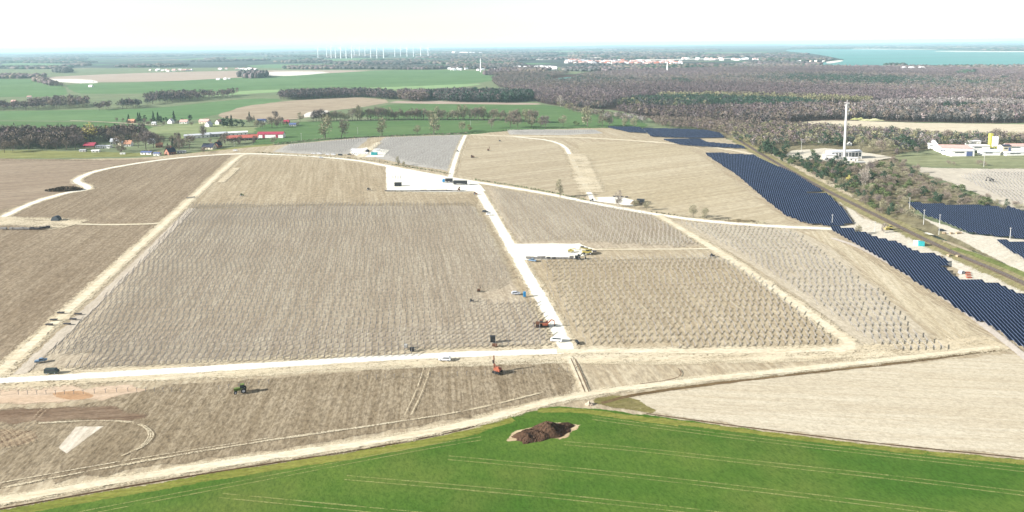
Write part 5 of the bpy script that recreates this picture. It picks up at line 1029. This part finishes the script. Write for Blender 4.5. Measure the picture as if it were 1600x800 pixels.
def car(x, y, rz, mat, label, kind='estate', sc=1.0, name='parked_car'):
    root = empty(name, G(x, y, GZ), R(rz), label, 'van' if kind == 'van' else 'car')
    if kind == 'van': L, prof = 5.2, [(-2.6, .35), (2.6, .35), (2.6, .95), (2.2, 1.15), (1.5, 2.0), (-2.55, 2.05), (-2.6, 1.0)]; gl = [(2.0, 1.22), (1.5, 1.9), (-2.3, 1.92), (-2.3, 1.25)]
    elif kind == 'pickup': L, prof = 5.2, [(-2.6, .4), (2.6, .4), (2.6, .95), (1.3, 1.05), (.7, 1.75), (-.7, 1.78), (-.8, 1.05), (-2.6, 1.05)]; gl = [(1.15, 1.1), (.65, 1.68), (-.62, 1.7), (-.66, 1.1)]
    else: L, prof = 4.6, [(-2.3, .3), (2.3, .3), (2.3, .75), (1.2, .95), (.4, 1.5), (-1.7, 1.52), (-2.25, .95)]; gl = [(1.0, .98), (.36, 1.44), (-1.62, 1.46), (-2.0, .98)]
    m = MB(); m.extrude(prof, -.92, .92, .1); m.build('body', mat, root)
    m = MB(); m.extrude(gl, -.945, .945, .1); m.build('window', GLASS, root)
    if kind != 'pickup':
        m = MB(); m.box((prof[3][0]*.75, 0, (gl[0][1]+gl[1][1])/2), (.05, .05, .05)); m.v = []; m.f = []; m.mi = []
        a_, b_ = Vector((gl[0][0]+.12, 0, gl[0][1]-.02)), Vector((gl[1][0]+.12, 0, gl[1][1]+.02))
        m.quad((a_.x, -.78, a_.z), (a_.x, .78, a_.z), (b_.x, .7, b_.z), (b_.x, -.7, b_.z)); m.build('windscreen', GLASS, root)
    for sg in (-1, 1): m = MB(); m.box((prof[2][0], sg*.68, .68), (.08, .3, .14)); m.build('headlight', SV, root)
    wheels(root, (-L*.31, L*.31), .84, .34); root.scale = (sc,)*3; return root
car(695, 562.5, 176, WP, 'white estate car parked on the verge of the gravel road', sc=1.08)
car(81, 583, 4, DG, 'dark green van parked beside the gravel road at the left', 'van')
car(64, 565, 28, LB, 'pale blue pickup left of the dark van', 'pickup', .85)
car(806, 459.5, 2, SV, 'silver car beside the blue portable toilet')
car(869, 533, 170, WP, 'white van at the junction of the gravel roads', 'van', .95)
car(1503, 427, 28, SV, 'grey estate car on the chalk track among the panels', sc=1.0)
car(758, 331.5, -20, DK, 'black car parked beside the white road, behind the white one')
car(764, 336, -4, WP, 'white car parked in front of the black one')
car(546, 242, 0, DK, 'dark car in front of the site cabins')
car(532, 243, 0, DK, 'black van left of the site cabins', 'van')
car(490, 240.5, -4, WP, 'first white car in the roadside row'); car(499, 241, -4, WP, 'second white van in the roadside row', 'van'); car(512, 242, -4, WP, 'third white car in the roadside row'); car(521, 242.5, -4, WP, 'fourth white van in the roadside row', 'van')
car(502, 247, -6, SV, 'grey car driving on the northern gravel road')
car(368, 236, 0, WP, 'white van on the road near the junction', 'van')
car(832, 408, 160, LB, 'blue pickup in front of the steel bundles', 'pickup', .9)
car(1472, 361, 0, DK, 'dark car at the level crossing')
def lorry(x, y, rz, cabm, label, trailer=True, short=False):
    root = empty('lorry', G(x, y, GZ), R(rz), label, 'truck'); L = 7.0 if short else 13.0
    m = MB(); m.extrude([(0, .6), (2.2, .6), (2.3, 1.6), (2.0, 3.2), (0, 3.3)], -1.2, 1.2); c = m.build('cab', cabm, root)
    m = MB(); m.box((2.2, 0, 2.3), (.16, 2.1, .9)); m.build('windscreen', GLASS, c)
    m = MB(); m.box((-L/2-.5, 0, 1.05), (L+1.4, 1.0, .3)); m.build('chassis', DK, root)
    m = MB(); m.box((-L/2-.6, 0, 2.5), (L, 2.5, 2.6)); 
    for i in range(int(L/1.3)): m.box((-.8-i*1.3, 0, 2.5), (.12, 2.58, 2.5))
    m.build('cargo_box', DK, root); wheels(root, (1.2, -2.2, -L+1.5, -L+.2), 1.1, .5, .35); return root
lorry(695, 285, 176, BL, 'short lorry with bright blue cab, nose to the left', short=True)
lorry(731, 288.5, -6, WP, 'long lorry with white cab and dark trailer, nose to the right')
def tracks(root, L, y, w=.6, h=.9):
    for sg in (-1, 1):
        m = MB(); m.extrude([(-L/2, h*.35), (-L/2+.3, 0), (L/2-.3, 0), (L/2, h*.35), (L/2, h*.65), (L/2-.3, h), (-L/2+.3, h), (-L/2, h*.65)], sg*y-w/2, sg*y+w/2); m.build('track', RUB, root)
def digger(x, y, rz, mat, label, kind='digger', sc=1.0):
    name, cat = {'digger': ('excavator', 'excavator'), 'pile': ('pile_driver', 'pile driver'), 'tele': ('telehandler', 'telehandler'), 'dozer': ('bulldozer', 'bulldozer'), 'tractor': ('tractor', 'tractor')}[kind]
    root = empty(name, G(x, y, GZ), R(rz), label, cat)
    if kind in ('digger', 'pile', 'dozer'): tracks(root, 3.4, 1.1)
    if kind == 'digger':
        m = MB(); m.box((-.5, 0, 1.6), (3.0, 2.3, 1.1)); m.build('body', mat, root); m = MB(); m.box((.5, .6, 2.3), (1.4, 1.0, 1.5), 0, .85); c = m.build('cab', mat, root); m = MB(); m.box((.62, .6, 2.5), (1.3, 1.06, .8)); m.build('window', GLASS, c)
        m = MB(); m.bar((.8, -.3, 1.8), (3.2, -.3, 4.2), .45, .55); m.bar((3.2, -.3, 4.2), (4.8, -.3, 3.5), .4, .45); a_ = m.build('boom', mat, root)
        m = MB(); m.bar((4.8, -.3, 3.6), (5.0, -.3, 1.2), .3, .4); m.build('stick', mat, a_); m = MB(); m.extrude([(4.6, .3), (5.6, .2), (5.5, 1.3), (4.8, 1.3)], -.9, .3); m.build('bucket', DK, a_)
    elif kind == 'pile':
        m = MB(); m.box((-.2, 0, 1.5), (2.6, 1.9, 1.1)); m.build('body', mat, root); m = MB(); m.box((-.6, .5, 2.3), (1.0, .8, .9)); m.build('engine_cover', mat, root)
        m = MB(); m.box((1.5, 0, 3.6), (.35, .45, 6.4)); a_ = m.build('mast', BR, root); m = MB(); m.box((1.75, 0, 4.2), (.5, .7, 1.3)); m.build('hammer', DK, a_); m = MB(); m.bar((.3, 0, 1.9), (1.4, 0, 3.6), .2); m.build('brace', mat, root)
    elif kind == 'tele':
        m = MB(); m.box((0, 0, 1.2), (4.6, 1.9, .9)); m.build('body', mat, root); m = MB(); m.box((-.2, .5, 2.0), (1.5, .9, 1.3), 0, .85); c = m.build('cab', mat, root); m = MB(); m.box((-.2, .5, 2.15), (1.55, .94, .7)); m.build('window', GLASS, c)
        m = MB(); m.bar((-2.2, -.4, 2.0), (3.2, -.4, 3.2), .4, .45); m.build('boom', mat, root); m = MB(); m.box((3.4, -.4, 2.6), (.2, 1.4, 1.2)); m.build('fork', DK, root); wheels(root, (-1.6, 1.6), 1.0, .6, .4)
    elif kind == 'dozer':
        m = MB(); m.box((.6, 0, 1.5), (2.2, 1.3, 1.1)); m.build('body', mat, root); m = MB(); m.box((-.8, 0, 2.1), (1.4, 1.5, 1.7), 0, .85); c = m.build('cab', mat, root); m = MB(); m.box((-.8, 0, 2.35), (1.42, 1.54, .7)); m.build('window', GLASS, c)
        m = MB(); m.box((2.6, 0, .8), (.25, 3.2, 1.3)); m.bar((.6, -1.5, .6), (2.5, -1.4, .6), .2); m.bar((.6, 1.5, .6), (2.5, 1.4, .6), .2); m.build('blade', mat, root)
    else:
        m = MB(); m.box((.9, 0, 1.3), (2.2, .9, .9)); m.build('body', mat, root); m = MB(); m.box((-.6, 0, 2.0), (1.4, 1.4, 1.6), 0, .85); c = m.build('cab', mat, root); m = MB(); m.box((-.6, 0, 2.2), (1.42, 1.44, .9)); m.build('window', GLASS, c)
        wheels(root, (-1.0,), 1.0, .85, .5); wheels(root, (1.5,), .9, .55, .35)
    root.scale = (sc,)*3; return root
digger(777, 582, 150, OR, 'orange red pile driver with upright mast in the stubble', 'pile')
digger(376, 613, 200, GN, 'olive green tractor standing in the lower stubble field', 'tractor', 1.15)
digger(843, 509.5, 180, BR, 'left one of the two rust red machines beside the white road', 'dozer', 1.0)
digger(853, 510, 0, OR, 'right one of the two rust red machines beside the white road', 'digger', .8)
digger(917, 397, 180, YL, 'yellow telehandler at the end of the gravel yard', 'tele', 1.25)
digger(903, 404.5, 0, DK, 'dark excavator bending its boom at the edge of the yard', 'digger', .9)
digger(892, 394, 0, YL, 'small yellow machine at the back of the gravel yard', 'tele', .8)
digger(1389, 359, 180, YL, 'yellow bulldozer on the gravel beside the rail line', 'dozer', 1.15)
digger(378, 306, 0, GN, 'small dark machine in the field left of the gravel yard', 'tractor', .8)
digger(576, 297, 0, DK, 'small dark machine just left of the gravel yard', 'tractor', .8)
digger(717, 298, 90, BR, 'brown machine at the right end of the steel bundles', 'tele', .9)
digger(743, 304, 0, OR, 'orange brown machine at the corner of the white road', 'tractor', .85)
digger(738, 246, 0, BR, 'rusty machine in the far stubble field, nearer one', 'dozer', 1.0)
digger(763, 235, 0, BR, 'rusty machine in the far stubble field, farther one', 'pile', .8)
digger(781, 221, 0, DK, 'dark machine near the top road', 'tractor', .8)
digger(1549, 283, 180, DK, 'dark excavator among the racks beside the scrub', 'digger', .9)
digger(715, 237, 0, DK, 'dark machine on the far white side road', 'tractor', .7)
digger(925, 314.5, 180, DK, 'dark machine at the foot of the northern side road', 'tractor', .8)
digger(1113, 401, 0, DK, 'dark machine beside the sandy track east of the yard', 'tractor', .7)
digger(748, 455, 0, BR, 'small machine in the sandy gap of the western racks, upper one', 'pile', .5)
digger(737, 471, 0, DK, 'small machine in the sandy gap of the western racks, lower one', 'tractor', .5)
# boxes, cabins, toilets
def container(x, y, L, w, h, rz, mat, label, name='container', cat='container', ribs=True, win=0):
    root = empty(name, G(x, y, GZ), R(rz), label, cat); m = MB(); m.box((0, 0, h/2+.1), (L, w, h))
    if ribs:
        for i in range(int(L/.6)): m.box((-L/2+.35+i*.6, 0, h/2+.1), (.18, w+.1, h*.9))
    m.build('shell', mat, root); q = MB(); q.box((L/2+.04, 0, h/2+.1), (.1, w*.9, h*.85)); q.build('door', W_GREY if mat is not W_GREY else DK, root)
    for i in range(win): q = MB(); q.box((-L/2+L*(i+.5)/win, -w/2-.04, h*.6), (L/win*.4, .1, h*.35)); q.build('window', GLASS, root)
    return root
container(819.5, 463.5, 1.3, 1.3, 2.5, 5, BL, 'blue portable toilet beside the white road', 'portable_toilet', 'portable toilet', False)
container(622, 290.5, 6.5, 2.6, 3.2, 0, DK, 'black container in the middle of the gravel yard')
container(1439, 384, 3.4, 2.6, 2.8, -20, TQ, 'turquoise container on the gravel among the panel blocks')
container(1433, 382.5, 3.6, 2.4, 2.6, -20, WP, 'white trailer touching the turquoise container')
container(585, 242, 7.5, 3, 3, 0, TQ, 'turquoise site container with cars behind it')
container(590, 236, 6, 2.6, 2.8, 10, WP, 'white container behind the turquoise one')
for i in range(4): container(552.5+i*6, 236, 5.4, 6, 2.6, 0, WP, f'{ordinal(i+1)} white site cabin from the left in the northern camp', 'site_cabin', 'cabin', False, 3)
for i in range(4): container(553+i*6.5, 241, 4.6, 2.4, 2.4, 0, WP, f'{ordinal(i+1)} white box in the front row of the northern camp', 'site_cabin', 'cabin', False, 2)
container(574, 237.5, 4, 2.6, 2.8, 60, DK, 'dark container at the right end of the white site cabins')
container(770, 534, 2.2, 1.6, 2.6, 0, DK, 'black upright cabinet in the racks near the road', 'cabinet', 'cabinet', False)
container(773, 541, 2.2, 1.0, 1.0, 0, BR, 'low dark crate below the black cabinet', 'crate', 'crate', False)
container(644, 548.5, 1.8, 1.2, 1.5, 0, DK, 'dark crate at the road edge left of the black cabinet', 'crate', 'crate', False)
container(634, 543, 1.4, 1.0, 1.4, 0, W_GREY, 'grey crate among the racks left of the dark one', 'crate', 'crate', False)
container(902, 536, 1.0, 3.4, .8, 14, DK, 'dark plank stack beside the bend of the white road', 'plank_stack', 'stack', False)
container(1001, 315.5, 6, 4, 2.2, -20, DK, 'dark shed-like box beside the small gravel yard', 'container', 'container', False)
container(298, 309, 1.0, 7, .6, -48, DK, 'dark plank stack lying beside the diagonal track', 'plank_stack', 'stack', False)
for i, (x, y) in enumerate([(1512, 427), (1513, 430.5), (1514, 434.5)]): container(x, y, 2.6, 1.2, .7, 0, OR, f'{ordinal(i+1)} red pallet from the back on the chalk track', 'pallet_stack', 'pallet', False)
for i in range(7): container(1462+random.uniform(-3, 45), 400+i*1.2 if i < 3 else 364+random.uniform(0, 2), 2.2, 1.4, 1.0, random.uniform(-30, 30), WD, 'timber pallet lying on the gravel by the panels', 'pallet_stack', 'pallet', False)['group'] = 'pallets by the panels'
# dome shelter
rt_ = empty('shelter', G(88, 344, GZ), 0, 'dark rounded tent-like shelter beside the left track', 'shelter'); m = MB(); n = 10
for i in range(n):
    a_, b_ = math.pi*i/n, math.pi*(i+1)/n
    m.quad(*[(2.9*math.cos(q), yy, 3.4*math.sin(q)) for q, yy in ((a_, -2), (a_, 2), (b_, 2), (b_, -2))])
m.quad(*[(2.9*math.cos(math.pi*i/n), -2, 3.4*math.sin(math.pi*i/n)) for i in range(n+1)]); m.quad(*[(2.9*math.cos(math.pi*i/n), 2, 3.4*math.sin(math.pi*i/n)) for i in range(n, -1, -1)])
m.build('canopy', plain('shelter_cloth', (0.05, 0.065, 0.08, 1), .6, .3), rt_); m = MB(); m.bar((-3.6, -1.5, 0), (-1.6, -1.5, 1.8), .2); m.bar((-3.6, 1.5, 0), (-1.6, 1.5, 1.8), .2); m.build('drawbar', DK, rt_)
# steel bundles
def bundle(x, y, L, w, h, rz, mat, label, group):
    root = empty('steel_bundle', G(x, y, GZ), R(rz), label, 'steel bundle', group); m = MB(); n = max(2, int(h/.28))
    for i in range(n):
        for j in range(3): m.box((random.uniform(-.1, .1), (j-1)*w/3, .25+i*h/n+.1), (L, w/3.3, h/n*.8))
    m.build('profiles', mat, root); m = MB(); [m.box((q, 0, .1), (.15, w*1.1, .2)) for q in (-L*.35, L*.35)]; m.build('bearers', WD, root)
gdark = plain('dark_steel', (0.06, 0.055, 0.06, 1), .5, .4, .3)
for i, x in enumerate(range(606, 712, 8)): bundle(x, 298.6, 5.6, 1.1, random.uniform(.4, 1.1), random.uniform(-5, 5), galv if i % 3 else gdark, f'{ordinal(i+1)} steel bundle from the left along the big gravel yard', 'steel bundles along the big gravel yard')
for i, x in enumerate([825, 831, 837, 843, 849, 857, 865, 872, 879, 885, 893]): bundle(x, 404, 2.6, 1.2, random.uniform(.5, 1.6), random.uniform(-6, 6), galv if i not in (5, 6) else gdark, f'{ordinal(i+1)} steel bundle from the left along the middle gravel yard', 'steel bundles along the middle gravel yard')
for i, x in enumerate([3, 8, 18, 24, 29, 34, 39, 44, 50, 55, 60, 65, 70, 75]): bundle(x, 358.3-max(0, (x-60)*.15), 2.3, 1.6, random.uniform(1.0, 1.7), random.uniform(-6, 6), gdark if x > 46 else galv, f'{ordinal(i+1)} steel bundle from the left beside the western track', 'steel bundles beside the western track')
for i, (x, y) in enumerate([(95, 489.5), (122, 491.5), (84, 500.5), (114, 499.5), (77, 508), (105, 507)]): bundle(x, y, 3.2, 1.0, .5, random.uniform(-6, 6), gdark, ('left' if x in (95, 84, 77) else 'right')+' dark bundle in the '+('upper', 'upper', 'middle', 'middle', 'lower', 'lower')[i]+' pair across the diagonal track', 'dark bundles across the diagonal track')
for i, x in enumerate([910, 916, 922, 929]): bundle(x, 387+i*2.2, 2.4, 1.2, .8, random.uniform(-20, 20), gdark, f'{ordinal(i+1)} small dark stack from the left near the telehandler', 'small dark stacks near the telehandler')
for i, x in enumerate([960, 966, 972, 979]): bundle(x, 307.5+i*.3, 2.6, 1.2, .7, 0, gdark, f'{ordinal(i+1)} dark stack from the left behind the small gravel yard', 'dark stacks behind the small yard')
for i, x in enumerate([614, 618, 622, 626]):
    root = empty('trestle', G(x, 278.5, GZ), R(90), f'{ordinal(i+1)} steel trestle from the left in the gravel yard', 'trestle', 'steel trestles in the gravel yard'); m = MB()
    m.bar((-1.2, 0, 0), (0, 0, 2.8), .18); m.bar((1.2, 0, 0), (0, 0, 2.8), .18); m.build('legs', gdark, root); m = MB(); m.bar((-.7, 0, 1.3), (.7, 0, 1.3), .14); m.build('crossbar', gdark, root)
# earth mound in the crop and dark heaps
def mound(cx, cy, rx, ry, h, rz, mat, label, name, cat='earth heap', seed=3):
    c = G(cx, cy, -.1); m = MB(); nx, ny = 70, 30; r = np.random.default_rng(seed); pts = {}
    ph = r.uniform(0, 6, 8)
    for i in range(nx+1):
        for j in range(ny+1):
            u, v = i/nx*2-1, j/ny*2-1; d = math.sqrt(u*u+v*v); ridge_ = 0.75+.3*math.sin(u*7+ph[0])+.12*math.sin(u*17+v*5+ph[1]); z = h*max(0, 1-d**1.6)*ridge_*1.35
            z += 0.10*h*(math.sin(u*31+v*9+ph[2])+math.sin(v*23-u*12+ph[3]))*max(0, 1-d)+r.normal(0, .035*h)*(d < 1)
            wob = 1+.07*math.sin(math.atan2(v, u)*5+ph[4])+.05*math.sin(math.atan2(v, u)*11+ph[5])
            m.v.append((u*rx*wob, v*ry*wob, max(z, -.3) if d < 1 else -.3))
    for i in range(nx):
        for j in range(ny):
            k = i*(ny+1)+j; m.f.append((k, k+ny+1, k+ny+2, k+1)); m.mi.append(0)
    return tag(m.build(name, mat, None, c, R(rz)), label, cat)
earth = soil('dark_earth', C(98, 76, 62), C(118, 94, 78), C(80, 62, 50), 80, .8, .5, .2, 2.5, .5)
mound(850, 675, 10.8, 4.6, 2.2, 22, earth, 'long dark brown heap of earth in the green crop', 'earth_heap')
mound(994, 318.5, 5, 3.2, 2.6, 0, soil('grey_heap', C(160, 146, 128), C(180, 166, 146), C(130, 116, 100), 80, .8, .5, .2, 1.5, .4), 'small grey heap beside the dark box at the small yard', 'gravel_heap', seed=5)
mound(1157, 345.5, 11, 2.2, 1.2, -4, plain('dry_weed', (0.16, 0.13, 0.08, 1), 1, 0), 'low brown overgrown hump beside the gravel road', 'overgrown_hump', seed=6)
mound(920.5, 631.5, 1.4, .9, .9, 0, soil('stone_heap', C(226, 208, 190), C(236, 222, 206), C(190, 170, 150), 80, .4, .5, .2, 2.5, .4), 'small pale stone heap at the corner of the green crop', 'stone_heap', seed=8)
mound(1341, 186.5, 13, 3.4, 2.6, 0, plain('hay_green', (0.32, 0.33, 0.14, 1), 1, 0), 'left yellowish green clamp on the far sandy field', 'silage_clamp', 'clamp', 9)
mound(1362, 188, 20, 3.4, 2.4, -3, plain('hay_pale', (0.45, 0.44, 0.26, 1), 1, 0), 'right long pale clamp on the far sandy field', 'silage_clamp', 'clamp', 10)
# ordinals for look-alikes, counted from the left of the view
from collections import defaultdict
bucket = defaultdict(list)
for o in list(S.collection.objects):
    if o.parent is None and 'label' in o.keys() and 'group' in o.keys(): bucket[(o['group'], o['label'])].append(o)
for (g, lab), L in bucket.items():
    if not 2 <= len(L) <= 99: continue
    L.sort(key=lambda o: o.location.x/max(1, o.location.y))
    for i, o in enumerate(L):
        t = f'{lab}, {ordinal(i+1)} from the left'
        if len(t.split()) <= 16: o['label'] = t
